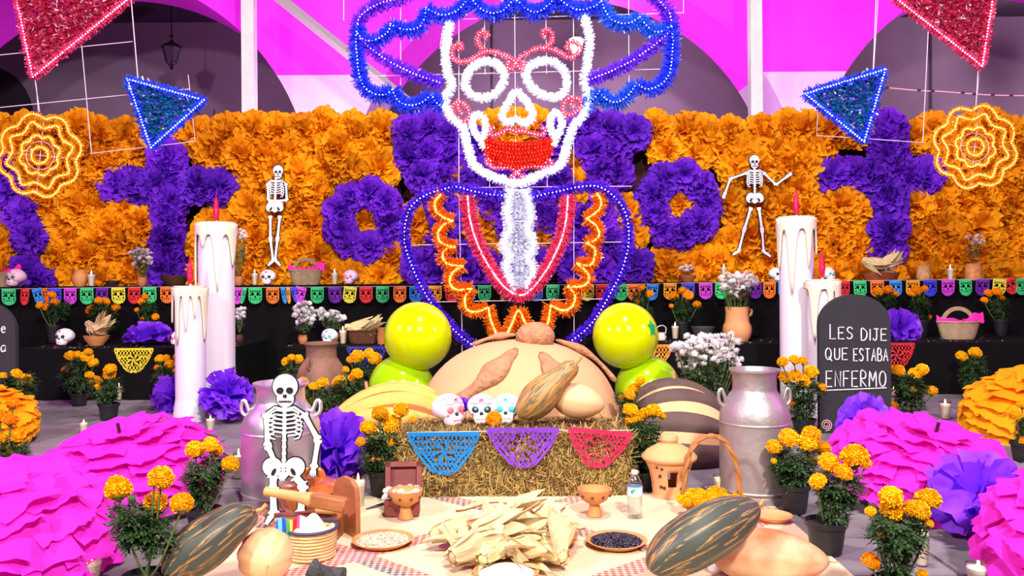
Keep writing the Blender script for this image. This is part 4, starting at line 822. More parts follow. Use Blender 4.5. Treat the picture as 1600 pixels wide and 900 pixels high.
# ================================================================= sugar skulls
def skull_mesh():
    """cranium with eye hollows, brow and cheekbones"""
    def fn(u, v):
        a = 2 * pi * u; e = pi * (v - .5); x = math.sin(a) * math.cos(e); y = -math.cos(a) * math.cos(e); z = math.sin(e)
        k = max(0, -z); X, Yy, Z = x * .5 * (1 - .22 * k * k), y * (.56 if y > 0 else .50) * (1 - .15 * k), z * .44
        if y < 0:
            for ex in (-.19, .19):
                Yy += .11 * math.exp(-((X - ex) ** 2 / .013 + (Z + .06) ** 2 / .011)); Yy -= .05 * math.exp(-((X - ex * 1.45) ** 2 / .012 + (Z + .22) ** 2 / .007))
            Yy += .05 * math.exp(-(X ** 2 / .003 + (Z + .21) ** 2 / .006)); Yy -= .03 * math.exp(-(X ** 2 / .06 + (Z - .09) ** 2 / .006))
        return (X, Yy + .02, Z + .58)
    return grid(fn, 48, 30, True)
def jaw_mesh():
    def fn(u, v):
        a = 2 * pi * u; e = pi * (v - .5); c = lambda q, p: math.copysign(abs(q) ** p, q)
        x = c(math.sin(a), .7) * c(math.cos(e), .6); y = -c(math.cos(a), .7) * c(math.cos(e), .6); z = c(math.sin(e), .7)
        return (x * (.27 + .05 * z), -.15 + y * (.31 if y < 0 else .2), .21 + z * .21)
    return grid(fn, 28, 16, True)
m_sug = M('sugar', (248, 242, 242), rough=.55, var=.02, vs=20, sss=.1)
def sugar(lab, loc, size, eye, rz=0, deco='pink', body=None, eye2=None, flower=None, tilt=-.12):
    DC = {'pink': (235, 70, 130), 'teal': (60, 190, 195), 'red': (220, 40, 60), 'violet': (150, 80, 210), 'green': (40, 140, 100), 'black': (35, 45, 52), 'coral': (245, 120, 120), 'cyan': (70, 195, 205), 'gold': (245, 180, 60)}
    t = T('sugar_skull', lab, 'skull', loc, group='painted sugar skulls', scale=size, rot=(tilt, 0, rz))
    sm = MATS.get('skullbody_' + str(body)) or M('skullbody_' + str(body), body or (250, 245, 245), rough=.5, var=.03, vs=12)
    if 'skull_shared' not in MATS: MATS['skull_shared'] = skull_mesh()
    obj('cranium', MATS['skull_shared'], sm, t, ang=180); obj('jaw', jaw_mesh(), sm, t, ang=180)
    for ex in (-.19, .19): obj('eye', ell(.125, .05, .11, ex, -.375, .52, 14, 8), M('icing_' + eye, DC[eye], rough=.4), t); 
    if eye2:
        for ex in (-.19, .19): obj('pupil', ell(.05, .03, .05, ex, -.415, .53, 8, 6), M('icing_' + eye2, DC[eye2], rough=.4), t)
    obj('nose', MB().add(ell(.038, .04, .065, -.028, -.42, .375, 8, 6)).add(ell(.038, .04, .065, .028, -.42, .375, 8, 6)), M('icing_black', DC['black']), t)
    mb = MB().add(box(.36, .012, .014, 0, -.462, .20))
    for k in range(7): mb.add(box(.012, .012, .085, -.15 + k * .05, -.462 + .02 * ((k - 3) / 3) ** 2, .20))
    obj('teeth', mb, M('icing_line', (170, 120, 140)), t)
    mb = MB(); rr = random.Random(int(size * 9999))
    for k in range(9):
        a = -1.1 + k * .275; mb.add(ell(.024, .016, .024, .40 * math.sin(a), -.385 * math.cos(a) + .015, .84 + .03 * (k % 2), 6, 4))
    mb.add(tube(smooth_path([(-.34, -.33, .72), (-.17, -.445, .70), (0, -.455, .76), (.17, -.445, .70), (.34, -.33, .72)], 4), .013, 5))
    for k in range(5): a = k * 2 * pi / 5; mb.add(ell(.035, .02, .035, .05 * math.cos(a), -.42, .80 + .05 * math.sin(a), 6, 4))
    for ex in (-.29, .29): mb.add(ell(.04, .025, .04, ex, -.36, .36, 8, 5))
    mb.add(ell(.05, .02, .03, 0, -.455, .09, 8, 5)); obj('icing', mb, M('icing_' + deco, DC[deco], rough=.4), t)['kind'] = 'stuff'
    return t
def sk(lab, px, w_, Y, z, **k): return sugar(lab, SX(px, Y, z), w_ * Y / F, **k)
sk('pink tinted sugar skull with green eyes at the near end of upper tier', 23, 28, 8.42, ZU, eye='green', deco='red', body=(245, 205, 225), rz=-.3)
sk('white sugar skull with black eyes under the arms-crossed skeleton', 418, 24, 8.42, ZU, eye='black', deco='red')
sk('lilac sugar skull with coral eyes beside wicker basket', 547, 23, 8.42, ZU, eye='coral', deco='gold', body=(228, 205, 235), rz=-.3)
sk('sugar skull with gold icing half hidden behind the tall right candle', 1214, 22, 8.42, ZU, eye='black', deco='gold', rz=.4)
sk('white sugar skull with teal eyes above the short right candle', 1295, 22, 8.42, ZU, eye='teal', deco='coral', rz=.5)
sk('white sugar skull with silver eyes on the left low table', 100, 27, 7.5, ZM, eye='black', deco='red', rz=-.25)
sk('sugar skull almost hidden behind the short white pillar candle', 277, 22, 7.5, ZM, eye='red', deco='pink', rz=-.6)
sk('white sugar skull with turquoise eyes above the rusty milk can', 514, 25, 7.42, ZM, eye='cyan', deco='pink', rz=-.25)
# small red-stalked cone beside the right skull
o = obj('red_taper', lathe([(0, 0), (.02, 0), (.014, .05), (.012, .16), (0, .24)], 8), M('red_foil', (220, 25, 60), rough=.3), None, SX(1283, 8.4, ZU)); tag(o, 'thin red foil taper beside the teal eyed skull', 'ornament')
# confetti petals strewn on the table tops
g = np.random.default_rng(5); mb = MB()
for k in range(900):
    if k % 2: x, y, z = g.uniform(xl, xr), g.uniform(8.31, 8.7), ZU + .002
    else:
        x, y, z = g.uniform(-4.2, 4.4), g.uniform(7.21, 7.8), ZM + .002
        if SX(366, 7.2, ZM).x < x < SX(440, 7.2, ZM).x or SX(1240, 7.2, ZM).x < x < SX(1300, 7.2, ZM).x or x < SX(30, 7.2, ZM).x: continue
    a = g.uniform(0, 6.3); s = g.uniform(.006, .016); mb.add(([(x + s * math.cos(a), y + s * math.sin(a), z), (x - s * math.sin(a) * .6, y + s * math.cos(a) * .6, z + .004), (x - s * math.cos(a), y - s * math.sin(a), z + .001), (x + s * math.sin(a) * .6, y - s * math.cos(a) * .6, z + .003)], [(0, 1, 2, 3)]), int(g.integers(0, 3)))
o = obj('scattered_petals', mb, [M('petal_bits', (210, 160, 90)), M('petal_bits_white', (225, 220, 210)), M('petal_bits_red', (170, 70, 50))], smooth=False); tag(o, 'dry petals and paper bits strewn over the black table tops', 'petals', None, 'stuff')
# ================================================================= crepe paper umbrellas
def strip_mesh(seed, mat):
    r = random.Random(seed); ph = r.uniform(0, 6); n1 = [r.uniform(-1, 1) for _ in range(12)]
    def fn(u, v):
        x = (u - .5); jag = .05 * n1[int(u * 11)] if v == 0 else 0
        return (x * (1.0 + .25 * (1 - v)), v * 1.0 - .5 + jag, .04 * math.sin(4 * x + ph) * (1 - v) + .03 * math.sin(9 * x + ph * 2) * (1 - v) + .10 * (1 - v) ** 2 - .12 * x * x)
    return make_mesh('paper_strip', grid(fn, 10, 4), mat, ang=180)
def umbrella(lab, px, py, zr, R, Hh, mats, tilt=(0.16, 0), seed=0, tip=True):
    """px,py is the middle of the open rim"""
    b = FL(px, py, zr); r = random.Random(seed)
    fl = Vector((b.x, b.y, 0)); t = T('paper_umbrella', lab, 'umbrella', fl, group='crepe paper umbrellas')
    Rm = (Euler((tilt[0], tilt[1], 0)).to_matrix()).to_4x4(); off = Matrix.Translation((0, 0, zr)) @ Rm
    def dome(th, az, k=1.0):   # th 0 apex..1 rim
        rr = R * (math.sin(min(th, 1) * pi / 2) ** .95 + max(0, th - 1) * .3); zz = Hh * max(0, math.cos(min(th, 1) * pi / 2)) ** .9 - max(0, th - 1) * Hh; return Vector((rr * math.cos(az), rr * math.sin(az), zz)) * k
    cv = obj('canopy', grid(lambda u, v: dome(v, 2 * pi * u, .985), 32, 8, True), mats[1], t); cv.matrix_local = off
    meshes = [strip_mesh(seed * 10 + i, mats[0]) for i in range(4)]
    rows = [(1.0, 17), (.86, 16), (.72, 14), (.57, 12), (.42, 9), (.27, 7), (.12, 5)]
    for k, (th, n) in enumerate(rows):
        for i in range(n):
            az = 2 * pi * (i + .5 * (k % 2)) / n + r.uniform(-.12, .12); p = dome(th - .04 + r.uniform(-.03, .03), az, 1.005 + .004 * k); pu = dome(max(0, th - .16), az, 1.005); pd = dome(th + .05, az)
            yv = (pu - pd).normalized(); xv = Vector((-math.sin(az), math.cos(az), 0)); zv = xv.cross(yv).normalized()
            if zv.dot(p) < 0: zv = -zv; xv = -xv
            xv = yv.cross(zv); m3 = Matrix((xv, yv, zv)).transposed().to_4x4()
            w_ = max(.13, 2 * pi * p.xy.length / n * 1.25) * R / .41 * 1.0; w_ = min(w_, .24)
            o = put('paper_strip', meshes[r.randint(0, 3)], t)
            o.matrix_local = off @ Matrix.Translation(p) @ m3 @ Matrix.Rotation(r.uniform(-.32, .32), 4, 'Z') @ Matrix.Rotation(r.uniform(-.20, .02), 4, 'X') @ Matrix.Rotation(r.uniform(-.12, .12), 4, 'Y') @ Matrix.Diagonal((w_ * r.uniform(.8, 1.05), r.uniform(.13, .18), .22, 1))
    mk = M('umbrella_metal', (40, 28, 30), rough=.4)
    f_ = obj('ferrule', tube([(0, 0, Hh * .9), (0, 0, Hh + .055)], .008, 8), mk, t); f_.matrix_local = off
    sh = obj('shaft', tube([(0, 0, Hh * .95), (0, 0, -zr / max(.5, math.cos(tilt[0])) + .012)], .007, 8), mk, t); sh.matrix_local = off
    rb = MB()
    for i in range(8): rb.add(tube([dome(.05 + .95 * j / 6, 2 * pi * i / 8, .965) for j in range(7)], .003, 4))
    ro = obj('ribs', rb, mk, t); ro.matrix_local = off
    return t
PK = (M('pink_crepe', (236, 46, 200), rough=.7, transl=.28, spec=.15, var=.05, vs=6), M('pink_canopy', (225, 30, 190), rough=.8)); OG = (M('orange_crepe', (248, 164, 14), rough=.7, transl=.28, spec=.15, var=.05, vs=6), M('orange_canopy', (235, 140, 10), rough=.8))
umbrella('pink crepe paper umbrella standing beside the marigold and left milk can', 203, 748, .12, .38, .22, PK, (.22, -.10), 1)
umbrella('pink crepe paper umbrella cut off at the lower left edge', -22, 848, .12, .38, .22, PK, (.2, .10), 2)
umbrella('pink crepe paper umbrella in front of the chalk gravestone', 1445, 744, .12, .38, .21, PK, (.22, .14), 3)
umbrella('pink crepe paper umbrella cut off at the lower right edge', 1765, 872, .12, .40, .24, PK, (.2, -.05), 4)
umbrella('orange crepe paper umbrella at the left edge behind marigolds', -38, 664, .12, .32, .20, OG, (.22, .1), 5)
umbrella('orange crepe paper umbrella at the right edge behind the pink one', 1622, 654, .12, .40, .26, OG, (.22, -.1), 6)
# ================================================================= tall foam candles
m_foam = M('candle_foam', (214, 204, 212), rough=.6); m_drip = M('wax_drip', (222, 212, 184), rough=.6); m_foil = M('flame_foil', (225, 28, 70), rough=.25, metal=.3, bump=.5, bs=90)
def pillar(lab, px, top, wpx, Y, base=None, drips=(), foot=False, capy=None):
    b = SX(px, Y, 0); q = Y / F; r = wpx / 2 * q; h = P(px, top, Y).z
    t = T('pillar_candle', lab, 'candle', b, group='giant white pillar candles')
    obj('body', lathe([(0, 0), (r * .97, 0), (r * .97, h - .012), (r * .94, h), (0, h)], 32), m_foam, t, ang=30)
    if foot: obj('foot', lathe([(r * .98, 0), (r * 1.12, 0), (r * 1.12, .05), (r * 1.0, .14), (r * .97, .16)], 32), m_foam, t)
    # wrapped wax sheet with dripping lower edge
    def edge(a):
        d = .10 * h * .6
        for c, dep, wd in drips:
            x = (a - c + pi) % (2 * pi) - pi; d += dep * math.exp(-(x / wd) ** 2 * 2.2)
        return d
    def fn(u, v):
        a = 2 * pi * u; z = h + .004 - v * edge(a); k = r * (1.0 + .06 * (1 if 0 < v else .9)); return (k * math.sin(a), -k * math.cos(a), z)
    mb = MB().add(grid(fn, 120, 6, True)).add(grid(lambda u, v: (r * (1.04 if v else .9) * math.sin(2 * pi * u), -r * (1.04 if v else .9) * math.cos(2 * pi * u), h + .004), 120, 1, True))
    o = obj('dripping_wax', mb, m_drip, t, ang=60); sm = o.modifiers.new('thick', 'SOLIDIFY'); sm.thickness = .012; sm.offset = -1
    obj('wick', tube([(0, 0, h), (.003, 0, h + .03)], .008, 6), m_foam, t)
    obj('flame', lathe([(0, h + .02), (.02, h + .05), (.026, h + .1), (.016, h + .17), (0, h + .24)], 8), m_foil, t)
    return t
pillar('tallest white candle on the left beside the cross, dripping wax', 340, 351, 56, 6.45, drips=[(-.35, .10, .2), (.38, .44, .24), (1.25, .24, .3), (-1.35, .4, .35), (2.6, .3, .4)])
pillar('shorter white candle in front of the left tall one, with pedestal foot', 298.5, 450, 47, 6.12, drips=[(-1.2, .2, .3), (-.42, .36, .16), (.12, .27, .16), (.62, .17, .16), (1.3, .33, .3), (2.8, .3, .4)], foot=True)
pillar('tallest white candle on the right behind the milk can', 1246, 342, 53, 6.4, drips=[(-.55, .50, .28), (-1.4, .3, .3), (.35, .30, .2), (1.3, .2, .4), (2.6, .3, .4)])
pillar('shorter white candle half hidden behind the chalk gravestone', 1286, 440, 48, 6.1, drips=[(-.8, .38, .3), (.1, .3, .16), (.6, .2, .2), (1.2, .3, .3), (2.8, .3, .4)])
# ================================================================= gravestones with chalk writing
m_slate = M('chalkboard', (42, 41, 45), rough=.85, var=.08, vs=5); m_chalk = M('chalk', (226, 220, 226), rough=.95, var=.12, vs=60); m_chalkp = M('chalk_pink', (205, 160, 165), rough=.95)
ST = {'L': [[(0, 1), (0, 0), (.55, 0)]], 'E': [[(.55, 1), (0, 1), (0, 0), (.55, 0)], [(0, .52), (.45, .52)]], 'S': [[(.55, .85), (.35, 1), (.12, .95), (.03, .75), (.2, .56), (.45, .42), (.52, .2), (.35, .02), (.1, .03), (0, .15)]], 'D': [[(0, 0), (0, 1), (.3, .97), (.55, .7), (.55, .3), (.3, .03), (0, 0)]], 'I': [[(.05, 0), (.05, 1)]],
    'J': [[(.1, 1), (.55, 1)], [(.38, 1), (.38, .25), (.28, .03), (.1, .03), (0, .2)]], 'Q': [[(.3, 1), (.08, .85), (0, .5), (.08, .15), (.3, 0), (.52, .15), (.6, .5), (.52, .85), (.3, 1)], [(.35, .25), (.68, -.12)]], 'U': [[(0, 1), (0, .3), (.12, .04), (.4, .04), (.52, .3), (.52, 1)]], 'T': [[(0, 1), (.65, 1)], [(.32, 1), (.32, 0)]], 'A': [[(0, 0), (.3, 1), (.6, 0)], [(.1, .38), (.5, .38)]], 'B': [[(0, 0), (0, 1), (.35, .97), (.47, .78), (.35, .56), (0, .53)], [(.35, .56), (.55, .4), (.55, .18), (.38, .01), (0, 0)]],
    'N': [[(0, 0), (0, 1), (.5, 0), (.5, 1)]], 'F': [[(.5, 1), (0, 1), (0, 0)], [(0, .52), (.4, .52)]], 'R': [[(0, 0), (0, 1), (.35, .97), (.47, .76), (.35, .53), (0, .5), (.5, 0)]], 'M': [[(0, 0), (.05, 1), (.33, .35), (.6, 1), (.66, 0)]], 'O': [[(.3, 1), (.08, .85), (0, .5), (.08, .15), (.3, 0), (.52, .15), (.6, .5), (.52, .85), (.3, 1)]],
    'e': [[(.02, .5), (.5, .52), (.42, .8), (.22, .85), (.04, .6), (.05, .25), (.25, .02), (.5, .15)]], 'l': [[(.1, 1.4), (.1, 0)]], 'a': [[(.48, .75), (.25, .85), (.04, .55), (.08, .15), (.28, .03), (.48, .35), (.5, .8), (.5, .05)]]}
def grave(lab, px, wpx, top, base, lines, extra=(), Y=None):
    Yg = (FL(px, base).y if Y is None else Y); b = SX(px, Yg, 0); q = Yg / F; w_ = wpx * q; h = P(px, top, Yg).z
    t = T('gravestone_board', lab, 'gravestone', b)
    r = w_ / 2; ry = r * .82; pts = [(r, 0)] + [(r * math.cos(a), h - ry + ry * math.sin(a)) for a in [pi * i / 28 for i in range(29)]] + [(-r, 0)]
    o = obj('slab', extrude_poly(pts[::-1], .04), m_slate, t, ang=30)
    stand = obj('rear_prop', MB().add(box(.03, .25, .03, 0, .165, .015)).add(tube([(0, .27, .02), (0, .04, h * .6)], .015, 4)), M('raw_wood', (150, 110, 70)), t)
    for s, x0, x1, y0, hh, mat, wv in lines:      # text, px from..to, baseline px, cap height px
        adv = [max(p[0] for st in ST[c] for p in st) + .3 if c != ' ' else .75 for c in s]; tot = sum(adv) - .3
        mb = MB(); cx = 0; sc = (x1 - x0) / tot
        for i, (c, ad) in enumerate(zip(s, adv)):
            if c != ' ':
                cap = hh * (wv[i] if wv else 1)
                for st in ST[c]:
                    pp = [P(x0 + (cx + p[0]) * sc, y0 - p[1] * cap, Yg - .003) - b for p in (smooth_path([(a, bb, 0) for a, bb in st], 3) if len(st) > 4 else [Vector((a, bb, 0)) for a, bb in st])]
                    mb.add(tube(pp, .0042, 5))
            cx += ad
        obj('chalk_lettering', mb, mat, t)
    for pts_, mat in extra: obj('chalk_drawing', tube([P(x, y, Yg - .003) - b for x, y in pts_], .0038, 5), mat, t)
    return t
spi = [(1291 + (2 + k * .32) * math.cos(k * .62), 664 + (2 + k * .32) * math.sin(k * .62)) for k in range(24)]
grave('dark arched gravestone board with chalk writing LES DIJE QUE ESTABA ENFERMO', 1337, 112, 460, 677, [('LES', 1297, 1332, 529.5, 20, m_chalk, [1.15, .9, .9]), ('DIJE', 1346, 1385, 532, 18, m_chalk, None), ('QUE', 1290, 1324, 562, 18, m_chalk, None), ('ESTABA', 1334, 1387, 564, 19, m_chalk, None), ('ENFERMO', 1291, 1384, 604, 24, m_chalk, None)],
    [([(1290, 610), (1340, 608), (1385, 606)], m_chalk), (spi, m_chalkp), ([(1306, 662), (1312, 657), (1318, 659)], m_chalkp)])
grave('dark arched gravestone board cut off at the left edge', -32, 114, 470, 660, [('e', 2, 8, 520, 11, m_chalk, None), ('la', -4, 8, 550, 12, m_chalk, None)], Y=5.9)
# ================================================================= milk cans
def milkcan(lab, px, base, wpx, hpx, mat, Y=None, dents=0):
    b = FL(px, base) if Y is None else SX(px, Y, 0); q = b.y / F; r = wpx / 2 * q; h = hpx * q
    t = T('milk_can', lab, 'milk can', b)
    obj('body', lathe([(0, .01), (r * .94, .01), (r * .97, .0), (r * .97, h * .05), (r * .95, h * .065), (r, h * .08), (r, h * .60), (r * .985, h * .66), (r * .9, h * .73), (r * .72, h * .80), (r * .64, h * .83), (r * .62, h * .85), (r * .61, h * .94), (r * .64, h * .965), (r * .71, h * .985), (r * .71, h), (r * .66, h), (r * .58, h * .95), (r * .56, h * .7), (0, h * .6)], 40), mat, t, ang=40)
    for z in (.09, .595): obj('seam_ring', lathe([(r * 1.0, h * z - .006), (r * 1.018, h * z), (r * 1.0, h * z + .006)], 40), mat, t)
    for s in (-1, 1):
        o = obj('handle', tube(smooth_path([(s * r * .86, 0, h * .70), (s * r * 1.02, 0, h * .75), (s * r * 1.03, 0, h * .82), (s * r * .95, 0, h * .845), (s * r * .88, 0, h * .80), (s * r * .82, 0, h * .74)], 4), .05 * r, 6), mat, t)
    return t
m_alu = M('aluminium', (205, 202, 208), rough=.38, metal=.85, var=.08, vs=4, bump=.12, bs=14); m_alu2 = M('worn_aluminium', (168, 160, 158), rough=.5, metal=.7, var=.1, vs=8, bump=.15, bs=30)
milkcan('dull aluminium milk can beside the clay lantern', 1180, 779, 108, 203, m_alu2); milkcan('aluminium milk can behind the seated skeleton cutout', 440, 781, 120, 184, m_alu)
tc_ = milkcan('brown rusty milk can behind the marigolds', 503, 0, 76, 143, M('rusty_can', (122, 86, 68), rough=.75, var=.22, vs=7, bump=.2, bs=30), Y=5.55); tc_.rotation_euler.z = 1.25
# ================================================================= hay bale
bx0, bx1 = FL(625, 779).x, FL(985, 777).x; byf = 3.93; bw, bd, bh = bx1 - bx0, .48, .30; bc = Vector(((bx0 + bx1) / 2, byf + bd / 2, 0))
t = T('hay_bale', 'rectangular straw bale draped with three cut paper banners', 'hay bale', bc)
m_hay = M('straw_core', (78, 58, 28), rough=.95, var=.5, vs=28, stretch=(1, 1, .35), bump=.8, bs=60); m_str = M('straw_dry', (196, 160, 88), rough=.8, transl=.1); m_str2 = M('straw_green', (150, 134, 74), rough=.85, transl=.1); m_str3 = M('straw_dark', (96, 68, 34), rough=.9)
def bale_fn():
    mb = MB(); r = np.random.default_rng(3)
    nx, ny, nz = 24, 10, 8
    def face(f, nu, nv): mb.add(grid(f, nu, nv))
    def j(x, y, z): k = .012 * (math.sin(23 * x + 3 * z) + math.sin(31 * z + 5 * y) + math.sin(17 * y + 11 * x)); return (x * (1 + k * .4), y * (1 + k), z * (1 + k * .5))
    w2, d2 = bw / 2 - .015, bd / 2 - .015
    face(lambda u, v: j((2 * u - 1) * w2, -d2, .003 + v * (bh - .018)), nx, nz); face(lambda u, v: j((1 - 2 * u) * w2, d2, .003 + v * (bh - .018)), nx, nz)
    face(lambda u, v: j(-w2, (1 - 2 * u) * d2, .003 + v * (bh - .018)), ny, nz); face(lambda u, v: j(w2, (2 * u - 1) * d2, .003 + v * (bh - .018)), ny, nz); face(lambda u, v: j((2 * u - 1) * w2, (2 * v - 1) * d2, bh - .015), nx, ny); return mb
obj('straw_block', bale_fn(), m_hay, t)
def straws(n, seed, lmin=.03, lmax=.15):
    g = np.random.default_rng(seed); w2, d2 = bw / 2, bd / 2; V = []; Fc = []
    for k in range(n):
        f_ = g.random(); L_ = g.uniform(lmin, lmax); wd = g.uniform(.0012, .003)
        if f_ < .62: p = np.array([g.uniform(-w2, w2), -d2 + .008 + g.uniform(-.004, .006), g.uniform(.0, bh)]); nrm = np.array([0, -1., 0]); d = np.array([g.normal() * .7, 0, g.normal()])
        elif f_ < .87: p = np.array([g.uniform(-w2, w2), g.uniform(-d2, d2), bh - .008]); nrm = np.array([0, 0, 1.]); d = np.array([g.normal(), g.normal() * .6, 0])
        else: s = g.choice([-1, 1]); p = np.array([s * (w2 - .006), g.uniform(-d2, d2), g.uniform(0, bh)]); nrm = np.array([s, 0, 0.]); d = np.array([0, g.normal(), g.normal()])
        d = d / (np.linalg.norm(d) + 1e-6) + nrm * abs(g.normal()) * .34; d /= np.linalg.norm(d); s_ = np.cross(d, nrm); s_ /= np.linalg.norm(s_) + 1e-6; a = p - d * L_ * .5 + nrm * .004; b = p + d * L_ * .5; mid = (a + b) / 2 + nrm * g.uniform(.001, .010)
        if a[2] < .002: a[2] = .002
        if b[2] < .002: b[2] = .002
        i = len(V); V += [a - s_ * wd, a + s_ * wd, mid + s_ * wd, mid - s_ * wd, b + s_ * wd * .7, b - s_ * wd * .7]; Fc += [(i, i + 1, i + 2, i + 3), (i + 3, i + 2, i + 4, i + 5)]
    return np.array(V), Fc
for m_, n, sd in ((m_str, 3900, 1), (m_str2, 3000, 2), (m_str3, 4600, 3)):
    o = obj('straw', MB().add(straws(n, sd)), m_, t, smooth=False); o['kind'] = 'stuff'
for x in (-.30, .26): obj('twine', tube([(x * bw, -bd / 2 - .004, .004), (x * bw, -bd / 2 - .004, bh + .002), (x * bw, bd / 2, bh + .002)], .003, 5), M('twine', (170, 140, 90)), t)
yb_ = byf - .035
big_paper('bright blue cut paper banner pinned to the straw bale', 693, 675, 112, 68, yb_, (25, 140, 225), seed=11, res=84, sc=7)
big_paper('violet cut paper banner pinned to the middle of the straw bale', 817, 668, 112, 64, yb_ - .008, (140, 70, 215), seed=12, res=84, sc=6, style=1)
o = big_paper('crimson cut paper banner hanging askew from the straw bale corner', 938, 671, 100, 62, yb_ - .008, (232, 45, 95), seed=13, res=84, sc=6, style=1); o.rotation_euler = (0, .1, 0)
o = obj('banner_string', tube(smooth_path([P(636, 676, yb_ + .004), P(750, 674, yb_ + .004), P(875, 672, yb_), P(890, 674, yb_), P(985, 672, yb_)], 4), .0022, 5), M('string', (190, 190, 190))); tag(o, 'thin string carrying the three banners across the bale', 'string')
# ================================================================= giant bread, balloons and shell breads
bY = 5.05; bb = SX(812, bY, 0)
t = T('giant_bread', 'giant tan cloth bread of the dead with knob and crossed bones', 'bread', bb)
m_br = M('bread_cloth', (208, 160, 114), rough=.85, var=.04, vs=4, bump=.15, bs=12); m_bone = M('sugared_bone', (176, 126, 90), rough=.9, var=.16, vs=22, bump=.9, bs=40)
RX, RY, RZ = .62, .6, .66
def bread(th, az, k=1.0):
    s = math.sin(th * pi / 2); return Vector((RX * k * s ** .92 * math.cos(az) * (1 + .012 * math.sin(8 * az) * s), RY * k * s ** .92 * math.sin(az), .0 + RZ * k * max(0, math.cos(th * pi / 2)) ** .72))
obj('dome', grid(lambda u, v: bread(v, 2 * pi * u), 64, 20, True), m_br, t, ang=180)
def bone(p0, p1, wd, seed, bend):
    """flat dough bone laid over the dome between two photo points (px,py on the dome)"""
    n = 18; V = []; Fc = []; m = 12
    def onto(px, py):
        x, z = ray(px, py); o = Vector((0, 0, H)) - bb; d = Vector((x, 1, z)); best = None
        for k in range(240):
            q_ = o + d * (4.2 + k * .006); rr = math.hypot(q_.x / RX, q_.y / RY)
            if rr < 1:
                th = math.asin(min(1, rr ** (1 / .92))) / (pi / 2)
                if q_.z <= RZ * math.cos(th * pi / 2) ** .72: return q_
        return o + d * bY
    pts = []
    for i in range(n):
        f_ = i / (n - 1); nx_, ny_ = -(p1[1] - p0[1]), p1[0] - p0[0]; k = bend * math.sin(pi * f_); pts.append(onto(p0[0] + (p1[0] - p0[0]) * f_ + nx_ * k, p0[1] + (p1[1] - p0[1]) * f_ + ny_ * k))
    for i, p in enumerate(pts):
        f_ = i / (n - 1); t_ = (pts[min(i + 1, n - 1)] - pts[max(i - 1, 0)]).normalized(); nn = Vector((p.x / RX ** 2, p.y / RY ** 2, max(.05, p.z) / RZ ** 2)).normalized(); sd = t_.cross(nn).normalized()
        k = .55 + .75 * math.exp(-((f_ - .34) / .17) ** 2) + .25 * math.exp(-((f_ - .95) / .15) ** 2); k *= (.45 if i in (0, n - 1) else 1) * wd
        for j in range(m):
            a = 2 * pi * j / m; V.append(tuple(p + sd * k * math.cos(a) + nn * (k * .55 * math.sin(a) + .004)))
    for i in range(n - 1):
        for j in range(m): q_ = (j + 1) % m; Fc.append((i * m + j, i * m + q_, (i + 1) * m + q_, (i + 1) * m + j))
    Fc.append(tuple(range(m - 1, -1, -1))); Fc.append(tuple((n - 1) * m + j for j in range(m))); return V, Fc
for p0, p1, wd, sd, bd_ in (((806, 546), (692, 640), .062, 1, -.05), ((846, 552), (905, 640), .060, 2, .0), ((868, 532), (962, 598), .040, 3, -.10), ((806, 524), (738, 540), .034, 4, .06)): obj('bone', bone(p0, p1, wd, sd, bd_), m_bone, t, ang=180)
def knob(u, v):
    a = 2 * pi * u; e = pi * (v - .5); k = 1 + .03 * math.sin(a * 9) * (1 if v < .5 else .2) * math.cos(e); return (.118 * k * math.cos(a) * math.cos(e), .105 * k * math.sin(a) * math.cos(e), .088 * math.sin(e))
kp = P(836, 526, bY) - bb; obj('knob', grid(knob, 36, 14, True), m_bone, t, (kp.x, kp.y - .06, kp.z + .005), ang=180)
m_bal = M('lime_balloon', (222, 236, 0), rough=.12, spec=.6, coat=.4, transl=.25, rand=.0); m_bal2 = M('green_balloon', (176, 226, 10), rough=.12, spec=.6, coat=.4, transl=.25); m_gl = M('green_leaf_paper', (0, 150, 90), rough=.6)
def balloon(lab, px, py, rpx, Y, mat, leaf=None):
    c = P(px, py, Y); r = rpx * Y / F; t = T('balloon', lab, 'balloon', c, group='lime green balloons')
    obj('skin', grid(lambda u, v: (r * math.cos(2 * pi * u) * math.sin(pi * v), r * math.sin(2 * pi * u) * math.sin(pi * v), -r * math.cos(pi * v) * (1.03 if v > .5 else 1.0)), 40, 24, True), mat, t, ang=180)
    obj('knot', lathe([(0, -r * .99), (.012, -r * 1.0), (.018, -r * 1.03), (0, -r * 1.05)], 8), mat, t)
    if leaf:
        az, el = leaf; d = Vector((math.sin(az) * math.cos(el), -math.cos(az) * math.cos(el), math.sin(el))); xv = Vector((math.cos(az), math.sin(az), 0)); zv = d.cross(xv) * -1; V = [d * r * 1.012]; n = 10
        for k in range(n): a = 2 * pi * k / n + .4; rr = .07 if k % 2 else .04; V.append((d * r + (xv * math.cos(a) * .75 + zv * math.sin(a)) * rr).normalized() * r * 1.012)
        obj('paper_leaf', ([tuple(v) for v in V], [(0, 1 + k, 1 + (k + 1) % n) for k in range(n)]), m_gl, t, smooth=False)
    return t
balloon('upper lime balloon on the left side of the giant bread', 653, 526, 53, 5.95, m_bal, (-1.35, .35)); balloon('lower green balloon on the left behind the yellow shell bread', 627, 608, 52, 6.0, m_bal2)
balloon('upper lime balloon on the right with a green paper leaf', 977, 525, 51, 5.95, m_bal, (.85, .28)); balloon('lower green balloon on the right behind the brown shell bread', 1012, 608, 51, 6.0, m_bal2, (.5, .95))
